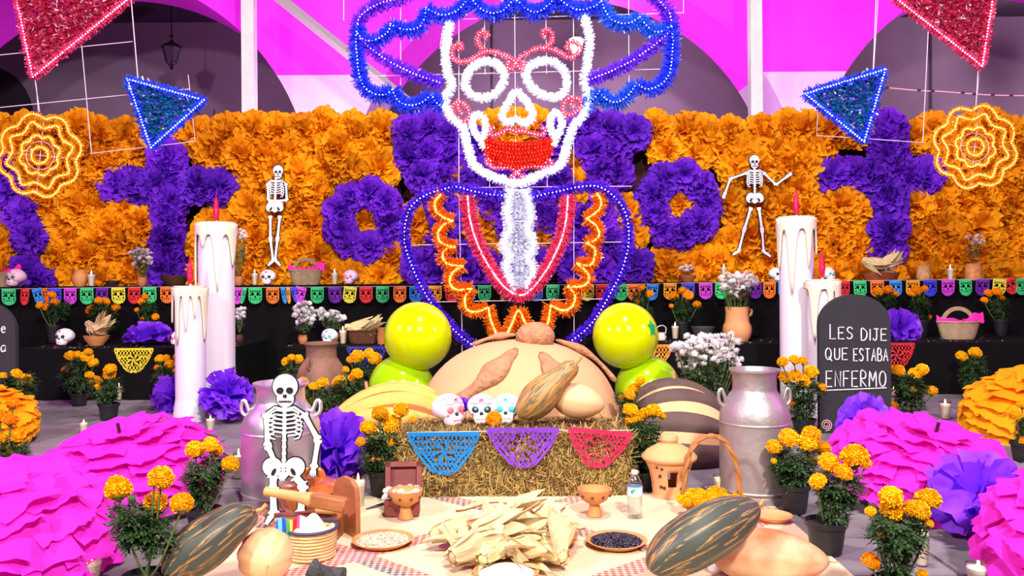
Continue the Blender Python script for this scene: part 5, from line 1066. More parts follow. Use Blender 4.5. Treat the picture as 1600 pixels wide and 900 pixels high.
def concha(lab, px, Y, rx, ry, h, cb, cs, tilt, seed, stick):
    b = SX(px, Y, 0); t = T('shell_bread', lab, 'bread', b); r = random.Random(seed)
    def pt(al, be, k=1.0):   # al 0..pi from one side to the other, be elevation 0 front .. pi/2 top .. pi back
        x = -math.cos(al); s = math.sin(al); v = Vector((rx * x, -ry * s * math.cos(be), h * s * max(0, math.sin(be)))) * k
        return v + Vector((0, 0, tilt * v.x * (v.z / h)))
    obj('crumb', grid(lambda u, v: pt(pi * u, pi * v, .985), 40, 24), cb, t, ang=180)
    bands = [(.04, .30), (.36, .60), (.68, .90), (.97, 1.20), (1.27, 1.52), (1.60, 1.86)] if seed == 1 else [(.02, .34), (.50, .78), (.98, 1.22), (1.36, 1.62), (1.7, 1.9)]
    for k, (b0, b1) in enumerate(bands):
        wob = r.uniform(0, 6)
        def fn(u, v, b0=b0, b1=b1, wob=wob):
            al = .10 + (pi - .2) * u; wv = .03 * math.sin(3 * al + wob); w_ = math.sin(al) ** .35; m = (b0 + b1) / 2; be = m + (v - .5) * (b1 - b0) * w_ * 1.05 + wv; lift = 1.0 + .045 * math.sin(pi * v) ** .4 if 0 < v < 1 else .985
            return pt(al, be, lift)
        obj('topping_band', grid(fn, 28, 5), cs, t, ang=180)
    sp = pt(stick[0], stick[1], .97); obj('stick', tube([sp, sp * 1.0 + Vector((-.01, 0, .07))], .009, 7), M('stick_wood', (196, 150, 100)), t)
    return t
concha('giant yellow shell bread with layered strips behind the hay bale', 612, 4.78, .43, .36, .425, M('concha_crumb', (150, 92, 48), rough=.85), M('concha_yellow', (226, 170, 84), rough=.8, var=.06, vs=6), .1, 1, (1.25, 1.5))
concha('giant brown shell bread with dark strips beside the milk can', 1056, 4.8, .36, .34, .435, M('concha_crumb2', (222, 172, 122), rough=.85), M('concha_brown', (86, 66, 60), rough=.75, var=.2, vs=6), -.05, 2, (1.55, 1.5))
# ================================================================= skeleton cutouts
m_bwhite = M('printed_bone', (244, 240, 240), rough=.5); m_bblack = M('printed_black', (22, 20, 24), rough=.6)
def strip2d(path, w, th, y0, cap=True):
    pts = [Vector((a, b)) for a, b in path]; n = len(pts); L_, R_ = [], []
    for i, p in enumerate(pts):
        t = pts[min(i + 1, n - 1)] - pts[max(i - 1, 0)]; t = t.normalized() if t.length > 0 else Vector((0, 1)); nn = Vector((-t.y, t.x)); ww = (w[i] if isinstance(w, (list, tuple)) else w) / 2; L_.append(p + nn * ww); R_.append(p - nn * ww)
    V = []; Fc = []
    for a, b in zip(L_, R_): V += [(a.x, y0, a.y), (b.x, y0, b.y), (a.x, y0 + th, a.y), (b.x, y0 + th, b.y)]
    for i in range(n - 1):
        k = i * 4; Fc += [(k, k + 1, k + 5, k + 4), (k + 2, k + 6, k + 7, k + 3), (k, k + 4, k + 6, k + 2), (k + 1, k + 3, k + 7, k + 5)]
    Fc += [(0, 2, 3, 1), (4 * n - 4, 4 * n - 3, 4 * n - 1, 4 * n - 2)]; return V, Fc
def disc2d(x, z, rx, rz, th, y0, n=18, rot=0):
    c, s = math.cos(rot), math.sin(rot); return extrude_poly([(x + rx * math.cos(a) * c - rz * math.sin(a) * s, z + rx * math.cos(a) * s + rz * math.sin(a) * c) for a in [-2 * pi * i / n for i in range(n)]], th, y0)
def skeleton(lab, pos, hgt, J, rot=(0, 0, 0), seat=False):
    """J: joints in units of total height, (x,z) from the feet; flat printed cardboard figure"""
    t = T('skeleton_cutout', lab, 'decoration', pos, rot=rot, scale=hgt, group='cardboard skeleton cutouts')
    yd = -.0075; E = .009
    cnt = [0]
    def bones(name, items):
        wb, bb_ = MB(), MB()
        for it in items:
            cnt[0] += 1; yw = -.00006 * cnt[0]; yb = .006 - .00004 * cnt[0]
            if it[0] == 's': wb.add(strip2d(it[1], it[2], .004, yw)); bb_.add(strip2d(it[1], [x + E * 1.6 for x in it[2]] if isinstance(it[2], list) else it[2] + E * 1.6, .004, yb))
            elif it[0] == 'd': wb.add(disc2d(it[1], it[2], it[3], it[4], .004, yw, rot=it[5] if len(it) > 5 else 0)); bb_.add(disc2d(it[1], it[2], it[3] + E * .8, it[4] + E * .8, .004, yb, rot=it[5] if len(it) > 5 else 0))
        o = obj(name, wb, m_bwhite, t, ang=20); obj('outline', bb_, m_bblack, o, ang=20); return o
    def black(parent, items, y=yd):
        mb = MB()
        for it in items: cnt[0] += 1; mb.add(disc2d(it[0], it[1], it[2], it[3], .003, y - .00002 * cnt[0], rot=it[4] if len(it) > 4 else 0))
        return obj('print_detail', mb, m_bblack, parent, ang=20)
    def longb(a, b, w_):
        a, b = Vector(a), Vector(b); f_ = [a.lerp(b, k) for k in (0, .06, .14, .5, .86, .94, 1)]; return ('s', [tuple(p) for p in f_], [w_ * 1.5, w_ * 1.75, w_, w_ * .85, w_, w_ * 1.75, w_ * 1.4])
    hx, hz = J['head']; s = J.get('hs', 1)
    o = bones('skull', [('d', hx, hz + .012 * s, .052 * s, .052 * s), ('d', hx, hz - .04 * s, .036 * s, .034 * s), ('s', [(hx - .034 * s, hz - .04 * s), (hx + .034 * s, hz - .04 * s)], .03 * s)])
    black(o, [(hx - .02 * s, hz - .004 * s, .0155 * s, .0135 * s, .2), (hx + .02 * s, hz - .004 * s, .0155 * s, .0135 * s, -.2), (hx - .004 * s, hz - .027 * s, .004 * s, .008 * s), (hx + .004 * s, hz - .027 * s, .004 * s, .008 * s)] + [(hx, hz - .049 * s, .03 * s, .0018 * s)] + [(hx - .024 * s + k * .008 * s, hz - .049 * s, .0012 * s, .007 * s) for k in range(7)])
    nx, nz = J['neck']; px_, pz = J['pelvis']; ribw = J.get('rib', .075)
    bones('spine', [('s', [(nx, nz + .03), (nx, nz), ((nx + px_) / 2, (nz + pz) / 2), (px_, pz)], .017)] + [('d', nx + (px_ - nx) * k / 9, nz + (pz - nz) * k / 9, .0125, .007) for k in range(10)])
    items = []
    for k in range(6):
        z = nz - .022 - k * .0225; w_ = ribw * (.62 + .38 * math.sin(min(1, (k + 1.2) / 3.5) * pi / 2)) * (1 if k < 5 else .9)
        for sd in (-1, 1): items.append(('s', [(nx + sd * .008, z + .006), (nx + sd * w_ * .6, z + .012), (nx + sd * w_, z - .006), (nx + sd * w_ * .9, z - .022), (nx + sd * w_ * .6, z - .028)], [.008, .009, .010, .009, .006]))
    for sd in (-1, 1): items.append(('s', [(nx, nz - .008), (nx + sd * .05, nz + .004), J['sh' + 'LR'[sd > 0]]], .011))
    items.append(('s', [(nx, nz - .005), (nx, nz - .11)], [.016, .014])); bones('rib_cage', items)
    pw = J.get('pw', .07)
    o = bones('pelvis', [('d', px_ - pw * .55, pz - .005, pw * .5, .05, -.45), ('d', px_ + pw * .55, pz - .005, pw * .5, .05, .45), ('d', px_, pz - .03, .028, .032)])
    black(o, [(px_ - pw * .48, pz - .028, .010, .021, -.5), (px_ + pw * .48, pz - .028, .010, .021, .5), (px_ - .012, pz - .008, .003, .004), (px_ + .012, pz - .008, .003, .004), (px_ - .012, pz - .024, .003, .004), (px_ + .012, pz - .024, .003, .004)])
    for sd in 'LR':
        a, b, c = J['sh' + sd], J['el' + sd], J['ha' + sd]; aw = J.get('aw', .016); d = (Vector(c) - Vector(b)).normalized(); n_ = Vector((-d.y, d.x)); it = [longb(a, b, aw), longb(b, c, aw)]
        for k in range(4): e = Vector(c) + d * (.05 - .006 * abs(k - 1.5)) + n_ * (k - 1.5) * .010; it.append(('s', [c, tuple((Vector(c) + e) / 2 + n_ * (k - 1.5) * .003), tuple(e)], [.009, .008, .005]))
        it.append(('d', c[0], c[1], .014, .014)); bones('arm', it)
        a, b, c = J['hi' + sd], J['kn' + sd], J['an' + sd]; lw = J.get('lw', .02); it = [longb(a, b, lw), longb(b, c, lw * .9)]
        fx = J['ft' + sd]; it.append(('s', [c, ((c[0] + fx[0]) / 2, (c[1] + fx[1]) / 2 + .006), fx], [.022, .028, .018])); it.append(('d', b[0], b[1], .017, .018)); bones('leg', it)
    return t
def pj(pts, px0, py0, hpx): return {k: ((v[0] - px0) / hpx, (py0 - v[1]) / hpx) if isinstance(v, tuple) else v for k, v in pts.items()}
# arms crossed, on the flower wall
Yk = 8.88; J1 = pj(dict(head=(435.5, 268), neck=(432, 282), pelvis=(430, 322), shL=(419, 287), shR=(448, 287), elL=(420, 312), elR=(449, 313), haL=(436, 317), haR=(428, 314), hiL=(423, 337), hiR=(438, 337), knL=(423, 374), knR=(434, 374), anL=(427, 408), anR=(430, 407), ftL=(419, 415), ftR=(438, 415), rib=.078, pw=.078, hs=.95, aw=.02, lw=.024), 430, 418, 160)
skeleton('cardboard skeleton with crossed arms on the orange flower wall', P(430, 418, Yk), 160 * Yk / F, J1)
J2 = pj(dict(head=(1180, 252), neck=(1180, 266), pelvis=(1180, 308), shL=(1168, 270), shR=(1194, 270), elL=(1142, 279), elR=(1213, 289), haL=(1133, 303), haR=(1232, 275), hiL=(1174, 324), hiR=(1186, 324), knL=(1163, 359), knR=(1191, 360), anL=(1154, 393), anR=(1193, 394), ftL=(1145, 398), ftR=(1204, 401), rib=.078, pw=.08, hs=.95, aw=.02, lw=.024), 1180, 402, 160)
skeleton('cardboard skeleton waving with legs apart on the flower wall', P(1180, 402, Yk), 160 * Yk / F, J2)
bp_ = FL(440, 830); Y3 = bp_.y; Y3 = 3.46; s3 = 300
J3 = pj(dict(head=(447, 612), neck=(446, 641), pelvis=(444, 732), shL=(417, 650), shR=(476, 650), elL=(419, 700), elR=(498, 691), haL=(438, 742), haR=(491, 734), hiL=(428, 748), hiR=(462, 748), knL=(427, 766), knR=(474, 762), anL=(428, 806), anR=(470, 806), ftL=(416, 822), ftR=(486, 820), rib=.090, pw=.105, hs=1.25, aw=.026, lw=.04), 440, 826, s3)
skeleton('large seated skeleton cutout in front of the aluminium milk can', SX(440, Y3, .0) + Vector((0, 0, .012)), s3 * Y3 / F, J3)
# ================================================================= palm mat
m_mat = bpy.data.materials.new('petate'); m_mat.use_nodes = True; nt = m_mat.node_tree; N = nt.nodes; L = nt.links
tc = N.new('ShaderNodeTexCoord'); sp = N.new('ShaderNodeSeparateXYZ'); L.new(tc.outputs['Object'], sp.inputs[0])
def mth(op, a, b=None, c=None):
    n = N.new('ShaderNodeMath'); n.operation = op
    for i, v in enumerate((a, b, c)):
        if v is None: continue
        if isinstance(v, (int, float)): n.inputs[i].default_value = v
        else: L.new(v, n.inputs[i])
    return n.outputs[0]
u = mth('DIVIDE', sp.outputs[0], .587); v = mth('DIVIDE', sp.outputs[1], .52)   # object origin at the diamond node
def band(s): f_ = mth('FRACT', mth('MULTIPLY', s, .5)); return mth('MINIMUM', f_, mth('SUBTRACT', 1.0, f_))     # distance to nearest band, 0..0.5
s1, s2 = mth('ADD', u, v), mth('SUBTRACT', u, v); d1, d2 = band(s1), band(s2)
c1 = mth('LESS_THAN', d1, .060); c2 = mth('LESS_THAN', d2, .060); inb = mth('MAXIMUM', c1, c2)
dash = mth('GREATER_THAN', mth('SINE', mth('MULTIPLY', sp.outputs[0], 240.0)), -.15); rowd = mth('GREATER_THAN', mth('SINE', mth('MULTIPLY', sp.outputs[1], 330.0)), -.55)
nav1 = mth('MULTIPLY', c1, mth('GREATER_THAN', mth('FRACT', mth('MULTIPLY', s1, .5)), .5)); nav = mth('MULTIPLY', nav1, dash)
fac = mth('MULTIPLY', inb, mth('MULTIPLY', rowd, mth('ADD', .5, mth('MULTIPLY', dash, .5))))
nz = N.new('ShaderNodeTexNoise'); nz.inputs['Scale'].default_value = 5; L.new(tc.outputs['Object'], nz.inputs['Vector'])
def mixc(f, a, b):
    m = N.new('ShaderNodeMix'); m.data_type = 'RGBA'
    if isinstance(f, (int, float)): m.inputs[0].default_value = f
    else: L.new(f, m.inputs[0])
    for i, v_ in ((6, a), (7, b)):
        if isinstance(v_, tuple): m.inputs[i].default_value = (*lin(v_), 1)
        else: L.new(v_, m.inputs[i])
    return m.outputs[2]
straw_c = mixc(nz.outputs['Fac'], (232, 212, 178), (218, 194, 152)); node_f = mth('MULTIPLY', mth('LESS_THAN', d1, .09), mth('LESS_THAN', d2, .09))
bandc = mixc(nav, (206, 62, 84), (52, 48, 96)); bandc = mixc(node_f, bandc, (196, 60, 130)); bc_ = mixc(fac, straw_c, bandc)
wv1 = mth('SINE', mth('MULTIPLY', sp.outputs[0], 420.0)); wv2 = mth('SINE', mth('MULTIPLY', sp.outputs[1], 420.0)); hgt_ = mth('MULTIPLY', wv1, wv2)
bp = N.new('ShaderNodeBump'); bp.inputs['Strength'].default_value = .6; bp.inputs['Distance'].default_value = .003; L.new(hgt_, bp.inputs['Height'])
B_ = N['Principled BSDF']; L.new(bc_, B_.inputs['Base Color']); L.new(bp.outputs[0], B_.inputs['Normal']); B_.inputs['Roughness'].default_value = .8; B_.inputs['Specular IOR Level'].default_value = .2
MZ = .007; org = Vector((0, 3.62, 0))
def matfn(u_, v_):
    x = -1.17 + 2.34 * u_; y = 2.15 + 1.80 * v_; return (x - org.x, y - org.y, MZ + .0015 * math.sin(x * 9 + y * 4) * (1 if .02 < u_ < .98 else 0))
mb = MB().add(grid(matfn, 30, 24)).add(box(2.34, 1.80, .005, 0, 3.05 - org.y, .0025))
o = obj('palm_mat', mb, m_mat, None, org); tag(o, 'woven palm mat with pink and navy diamond bands on the floor', 'mat')
# ================================================================= gourds and squash
def gourd_mat(name, base, stripe, light, sc, th=0.0):
    m = M(name, base, rough=.45, spec=.4); nt = m.node_tree; N = nt.nodes; L = nt.links; tc = N.new('ShaderNodeTexCoord'); mp = N.new('ShaderNodeMapping'); mp.inputs['Scale'].default_value = sc; L.new(tc.outputs['UV'], mp.inputs[0])
    nz = N.new('ShaderNodeTexNoise'); nz.inputs['Scale'].default_value = 1; nz.inputs['Detail'].default_value = 5; nz.inputs['Distortion'].default_value = .3; L.new(mp.outputs[0], nz.inputs['Vector']); r = N.new('ShaderNodeValToRGB'); e = r.color_ramp.elements
    e[0].position = .53 + th; e[0].color = (*lin(base), 1); e[1].position = .575 + th; e[1].color = (*lin(stripe), 1); q = r.color_ramp.elements.new(.60 + th * .5); q.color = (*lin(base), 1); q2 = r.color_ramp.elements.new(.70); q2.color = (*lin(light), 1)
    L.new(nz.outputs['Fac'], r.inputs[0]); L.new(r.outputs[0], N['Principled BSDF'].inputs['Base Color']); return m
def egg(p0, p1, r, sk=1.0, n=12):
    ts = [.5 - .5 * math.cos(pi * i / n) for i in range(n + 1)]
    return [p0.lerp(p1, t_) for t_ in ts], [max(.006, r * max(0, math.sin(pi * t_ ** sk)) ** .55) for t_ in ts]
def gourd(name, lab, path, rad, mat, ribs=10, amp=.04, stem=True, parent_loc=None, kn=.0):
    pth = [Vector(p) for p in path]; b = pth[0].copy(); b.z = min(p.z - r for p, r in zip(pth, rad)); pth = smooth_path(pth, 5); rs = [v.x for v in smooth_path([Vector((r, 0, 0)) for r in rad], 5)]; rs[-1] = rad[-1]
    n = 40; V = []; Fc = []; N_ = len(pth); up = None; uv = []
    for i, p in enumerate(pth):
        tdir = (pth[min(i + 1, N_ - 1)] - pth[max(i - 1, 0)]).normalized()
        if up is None: up = tdir.cross(Vector((.1, .2, 1))).normalized()
        up = (up - tdir * up.dot(tdir)).normalized(); vv = tdir.cross(up)
        for k in range(n): a = 2 * pi * k / n; rr = rs[i] * (1 - amp * (1 - abs(math.cos(a * ribs / 2)) ** .6)) ; V.append(p - b + up * rr * math.cos(a) + vv * rr * math.sin(a)); uv.append((math.cos(a), math.sin(a), i / N_))
    for i in range(N_ - 1):
        for k in range(n): j = (k + 1) % n; Fc.append((i * n + k, i * n + j, (i + 1) * n + j, (i + 1) * n + k))
    Fc.append(tuple(range(n - 1, -1, -1))); Fc.append(tuple((N_ - 1) * n + k for k in range(n)))
    t = T(name, lab, 'squash', b); me = make_mesh('rind', ([tuple(v) for v in V], Fc), mat, ang=180)
    ul = me.uv_layers.new(name='rind'); al = [0.0] * (len(me.loops) * 2)
    for li, l_ in enumerate(me.loops): c, s, z = uv[l_.vertex_index]; al[li * 2] = (math.atan2(s, c) / (2 * pi)) ; al[li * 2 + 1] = z
    for pl in me.polygons:
        us = [al[li * 2] for li in pl.loop_indices]
        if max(us) - min(us) > .5:
            for li in pl.loop_indices:
                if al[li * 2] < 0: al[li * 2] += 1
    ul.data.foreach_set('uv', al); put('rind', me, t)
    if stem:
        e = pth[-1] - b; d = (pth[-1] - pth[-3]).normalized(); obj('stem', tube([e - d * .01, e + d * .02, e + d * .035 + Vector((0, 0, .01))], [rad[-1] * .35, rad[-1] * .26, rad[-1] * .32], 8), M('squash_stem', (176, 140, 84), rough=.8, var=.2, vs=30), t)
    return t
m_gs = gourd_mat('striped_gourd', (66, 70, 62), (196, 138, 66), (94, 98, 86), (30, 3.0, 1)); m_gs2 = gourd_mat('golden_gourd', (176, 130, 66), (84, 86, 70), (206, 158, 88), (24, 3.0, 1), -.08); m_sq = M('pale_squash', (226, 170, 118), rough=.55, var=.10, vs=5, col2=(234, 186, 140)); m_sq2 = M('orange_squash', (186, 112, 66), rough=.55, col2=(224, 178, 136), vs=7)
def PF(px, py, Y): return P(px, py, Y)
# left front: striped gourd leaning on pale squash
gourd('round_squash', 'pale round squash under the dark striped gourd beside woven basket', *egg(P(412, 852, 2.86), P(418, 884, 2.68), .092, 1.0), m_sq, 11, .09)
gourd('striped_gourd', 'dark striped gourd lying over the pale squash at the lower left', [P(262, 899, 2.62), P(268, 893, 2.62), P(290, 872, 2.64), P(325, 846, 2.66), P(362, 818, 2.70), P(388, 804, 2.74), P(400, 799, 2.75)], [.012, .045, .076, .082, .066, .044, .025], m_gs, 12, .05)
gourd('long_squash', 'big pale orange squash behind the dark striped gourd at lower right', *egg(P(1110, 862, 2.88), P(1296, 878, 2.80), .096, .85), m_sq2, 10, .04)
gourd('striped_gourd', 'large dark striped gourd lying across the mat at the lower right', [P(1018, 892, 2.62), P(1026, 884, 2.62), P(1055, 862, 2.64), P(1095, 838, 2.66), P(1135, 815, 2.70), P(1165, 800, 2.72), P(1181, 792, 2.74)], [.012, .05, .082, .090, .082, .056, .022], m_gs, 12, .06)
zb = bh
gourd('pale_squash', 'smooth pale squash resting on the straw bale', *egg(P(862, 620, 4.19), P(945, 634, 4.17), .088, .9), m_sq, 10, .02, stem=False)
gourd('golden_gourd', 'golden green gourd with a neck leaning upright on the straw bale', [P(812, 652, 4.12), P(818, 645, 4.12), P(836, 628, 4.13), P(856, 608, 4.14), P(876, 589, 4.15), P(892, 575, 4.16), P(900, 568, 4.16)], [.012, .055, .088, .083, .058, .046, .022], m_gs2, 12, .05)
# bale skulls, a marigold head and a violet flower
def bskull(lab, px, wpx, Y, **k): return sugar(lab, SX(px, Y, bh - .004), wpx * Y / F, **k)
bskull('speckled pink sugar skull turned sideways on the straw bale', 703, 50, 4.16, eye='coral', deco='pink', body=(250, 236, 242), rz=.7)
bskull('white sugar skull with black ringed eyes on the straw bale', 753, 47, 4.2, eye='black', eye2='cyan', deco='pink')
bskull('white sugar skull with cyan eyes leaning against the golden gourd', 792, 46, 4.22, eye='cyan', deco='teal', rz=-.1)
o = put('marigold_blossom', HEAD2[0], None, P(772, 654, 4.05), (.5, .2, 0), .042); tag(o, 'loose orange marigold head between the two white skulls', 'flower')
o = put('violet_blossom', POM[0], None, P(724, 632, 4.26), (.5, .2, 0), .038); tag(o, 'small violet paper blossom behind the skulls on the bale', 'flower')
# ================================================================= clay things on the mat
def onmat(px, py, z=MZ + .002): return FL(px, py, z)
def goblet(lab, px, base, wpx, hpx, fill=None):
    b = onmat(px, base); q = b.y / F; r = wpx / 2 * q; h = hpx * q; t = T('clay_censer', lab, 'censer', b, group='footed clay censers')
    obj('cup', lathe([(0, h * .42), (r * .28, h * .42), (r * .72, h * .58), (r * .94, h * .82), (r, h), (r * .92, h), (r * .84, h * .82), (r * .6, h * .66), (0, h * .6)], 32), m_clay, t); obj('foot', lathe([(0, 0), (r * .46, 0), (r * .44, h * .04), (r * .32, h * .28), (r * .30, h * .44), (0, h * .44)], 24), m_clay, t)
    mb = MB(); [mb.add(ell(.006, .006, .006, r * .94 * math.cos(a), r * .93 * math.sin(a), h * .78, 8, 6)) for a in [2 * pi * k / 9 + .3 for k in range(9)]]; obj('air_hole', mb, M('hole_shade', (70, 48, 36)), t)['kind'] = 'stuff'  # dark beads stand for the shade inside the holes
    if fill: obj('resin', lathe([(0, h * .86), (r * .4, h * .85), (r * .8, h * .80)], 20), fill, t)
    return t
m_salt = M('white_salt', (248, 246, 242), rough=.9, bump=.6, bs=200); m_copal = M('copal', (226, 196, 150), rough=.8, bump=.6, bs=120)
goblet('footed clay censer in front of the small wooden box', 634, 809, 54, 44, m_copal); goblet('footed clay censer beside the water bottle', 929, 805, 53, 42)
def plate(lab, px, py, wpx, Yc=None, name='clay_plate', mat=None, h=.022):
    b = onmat(px, py); q = b.y / F; r = wpx / 2 * q; t = T(name, lab, 'plate', b)
    obj('dish', lathe([(0, .001), (r * .72, .001), (r * .80, h * .25), (r, h), (r * .96, h * 1.05), (r * .78, h * .5), (0, h * .42)], 40), mat or m_clay, t); return t, b, r, h
def beans(t, r, h, n, mat, seed, s=.007, hgt=.02, lab='beans'):
    g = random.Random(seed); V0 = np.array(ell(1, .72, .62, n=6, m=4)[0]); Fc = ell(1, 1, 1, n=6, m=4)[1]; mb = MB()
    for k in range(n):
        a = g.uniform(0, 6.3); u_ = math.sqrt(g.random()); z = h * .5 + hgt * (1 - u_ * u_) * g.uniform(.75, 1); T_ = TR(r * .84 * u_ * math.cos(a), r * .84 * u_ * math.sin(a), z + s * .4, g.uniform(-.5, .5), g.uniform(-.5, .5), g.uniform(0, 6), s); mb.add((V0, Fc), g.randint(0, len(mat) - 1), T_)
    mb.add(lathe([(0, h * .5 + hgt * .8), (r * .5, h * .5 + hgt * .55), (r * .84, h * .5)], 24)); o = obj(lab, mb, mat, t); o['kind'] = 'stuff'; return o
t, b, r, h = plate('clay plate of pale speckled beans beside the woven basket', 598, 850, 96); beans(t, r, h, 700, [M('bean_pale', (226, 200, 170), rough=.5), M('bean_tan', (196, 160, 130), rough=.5)], 1, .0062, .014)
t, b, r, h = plate('clay plate of shiny black beans in front of the water bottle', 963, 851, 96); beans(t, r, h, 650, [M('bean_black', (26, 24, 34), rough=.25, coat=.3), M('bean_black2', (44, 42, 58), rough=.25, coat=.3)], 2, .0062, .022)
t, b, r, h = plate('shallow clay plate of white salt at the bottom edge', 791, 901, 104); obj('salt', lathe([(0, .042), (r * .2, .038), (r * .55, .028), (r * .86, .014)], 30), m_salt, t)
t, b, r, h = plate('wide clay platter holding the heap of corn husks', 800, 852, 206, h=.045)
# heap of corn ears
ci = [(735, 829, 84, .25, 2.95, .05), (775, 826, 92, .1, 3.1, .10), (745, 855, 80, -.25, 2.98, .05), (800, 848, 96, -.12, 3.0, .09), (768, 868, 74, .5, 2.9, .04), (820, 870, 92, -.42, 2.88, .05), (840, 838, 84, .45, 3.12, .09), (870, 850, 88, .85, 3.06, .06), (720, 840, 60, 1.0, 3.05, .03), (800, 815, 80, -.05, 3.3, .09), (850, 818, 70, .5, 3.3, .08), (860, 872, 76, 1.25, 2.95, .05), (785, 838, 70, .9, 3.12, .12), (815, 832, 76, -.6, 3.15, .13), (700, 822, 64, .05, 3.2, .03), (830, 858, 86, .2, 2.98, .08)]
for i, (px, py, ln, an, Y, z) in enumerate(ci):
    Y = max(Y, 2.96); ln *= .94
    o = put('corn_ear', COB[i % 4], None, SX(px, Y, MZ + .042 + z * .62), None, ln * 1.0 * Y / F); o.rotation_euler = (Matrix.Rotation(an * 1.7 + rnd.uniform(-.5, .5), 3, 'Z') @ Euler((0, pi / 2 - .15, 0)).to_matrix() @ Matrix.Rotation(i * 1.3, 3, 'Z')).to_euler(); tag(o, 'dry corn ear in its husk heaped on the wide clay platter', 'corn', 'corn ears on the platter')
# loose pointed husk leaves
def husk_leaf(seed):
    r = random.Random(seed); ph = r.uniform(0, 6); return make_mesh('husk_leaf', grid(lambda u_, v_: ((u_ - .5) * .34 * math.sin(pi * (.06 + .92 * v_)) ** .75, v_ - .5, .16 * ((u_ - .5) * 2) ** 2 * .34 + .16 * math.sin(pi * v_ + ph * .2) + .015 * math.sin(14 * u_ + ph)), 6, 10), m_cob, ang=180)
HL = [husk_leaf(i) for i in range(3)]
for i, (px, py, ln, az, pitch, Y, z) in enumerate([(860, 820, 66, -.6, .5, 3.1, .12), (868, 850, 88, .25, .9, 2.95, .12), (830, 868, 96, -1.15, .05, 2.82, .07), (762, 880, 50, 2.4, -.4, 2.82, .05), (690, 830, 60, 1.5, .15, 3.1, .04), (752, 812, 80, 1.4, .1, 3.3, .12), (885, 838, 70, -1.0, .2, 3.15, .07), (720, 852, 56, 1.9, -.2, 3.0, .05), (822, 818, 66, .5, .6, 3.2, .13)]):
    o = put('husk_leaf', HL[i % 3], None, SX(px, max(Y, 2.92), MZ + z), (pitch, 0, az), ln * Y / F); tag(o, 'loose pointed corn husk leaf on the heap of corn', 'husk', 'loose husk leaves on the platter')
o = put('white_husk', HL[1], None, P(826, 790, 3.45), (.9, .3, -.9), .16); tag(o, 'pale papery husk behind the corn platter before the bale', 'husk')
# casserole with lid
b = onmat(488, 806); t = T('clay_casserole', 'glazed clay casserole with lid behind the wooden tools', 'pot', b); q = b.y / F; r = 53 * q
m_glz = M('glazed_clay', (176, 92, 44), rough=.18, coat=.5, var=.12, vs=7)
obj('body', lathe([(0, 0), (r * .5, 0), (r * .8, r * .25), (r * .98, r * .62), (r * 1.02, r * .82), (r * .96, r * .82), (0, r * .6)], 36), m_glz, t)
lid = obj('lid', lathe([(r * 1.04, r * .84), (r * 1.0, r * .90), (r * .6, r * 1.06), (r * .25, r * 1.14), (0, r * 1.16)], 36), m_glz, t); obj('lid_handle', tube(smooth_path([(-.3 * r, 0, r * 1.08), (-.2 * r, 0, r * 1.32), (.2 * r, 0, r * 1.32), (.3 * r, 0, r * 1.08)], 4), .07 * r, 8, flat=1.8), m_glz, lid)
for s in (-1, 1): obj('side_handle', tube(smooth_path([(s * r * .95, -.2 * r, r * .7), (s * r * 1.16, -.1 * r, r * .74), (s * r * 1.16, .1 * r, r * .74), (s * r * .95, .2 * r, r * .7)], 4), .06 * r, 7), m_glz, t)
# wooden tools
m_w1 = M('pale_wood', (206, 156, 96), rough=.6, var=.16, vs=5, stretch=(1, 8, 8)); m_w2 = M('brown_wood', (164, 100, 58), rough=.55, var=.18, vs=5, stretch=(1, 8, 8)); m_w3 = M('red_stained_wood', (130, 62, 58), rough=.5, var=.12, vs=6)
pA, pB = P(413, 767, 3.22), P(541, 790, 3.16); d = pB - pA
t = T('wooden_paddle', 'pale wooden bat lying across the clay casserole', 'paddle', pA); obj('grip', tube([d * 0, d * .02, d * .05, d * .45, d * .58, d * .6], [.012, .02, .017, .021, .03, .022], 12), m_w1, t)
bl = obj('blade', box(d.length * .42, .045, .052), m_w2, t, d * .79, (0, math.asin(-d.z / d.length), math.atan2(d.y, d.x)), ang=20); bv = bl.modifiers.new('edge', 'BEVEL'); bv.width = .006
b = onmat(538, 832); t = T('wooden_board', 'upright rounded wooden board leaning behind the tools', 'board', b, rz=-.95); obj('panel', extrude_poly([(-.11, 0), (-.11, .15), (-.08, .20), (-.02, .225), (.06, .225), (.10, .20), (.11, .15), (.11, 0)][::-1], .02), m_w2, t, ang=20)
b = onmat(487, 838); t = T('wooden_trough', 'low wooden box with a lid stick in front of the casserole', 'wooden box', b, rz=-.1); o = obj('body', box(.24, .10, .085, 0, 0, .0425), m_w2, t, ang=20); bv = o.modifiers.new('edge', 'BEVEL'); bv.width = .006
obj('inlay', box(.19, .06, .004, -.02, 0, .0865), m_w3, t); obj('rod', tube([(-.16, .02, .075), (.10, -.01, .105)], .010, 8), m_w3, t); obj('rod_tip', tube([(.02, 0, .1), (.09, -.01, .108), (.11, -.012, .11)], [.013, .018, .014], 8), m_w1, t)
t = T('wooden_spoon', 'thin wooden handle sticking out beside the seated skeleton', 'spoon', onmat(408, 838)); a_ = onmat(408, 838); e_ = P(446, 822, 3.25) - a_; obj('handle', tube([(0, 0, .008), e_], .007, 7), m_w1, t); obj('spoon_bowl', ell(.03, .02, .008, e_.x, e_.y, e_.z), m_w1, t)
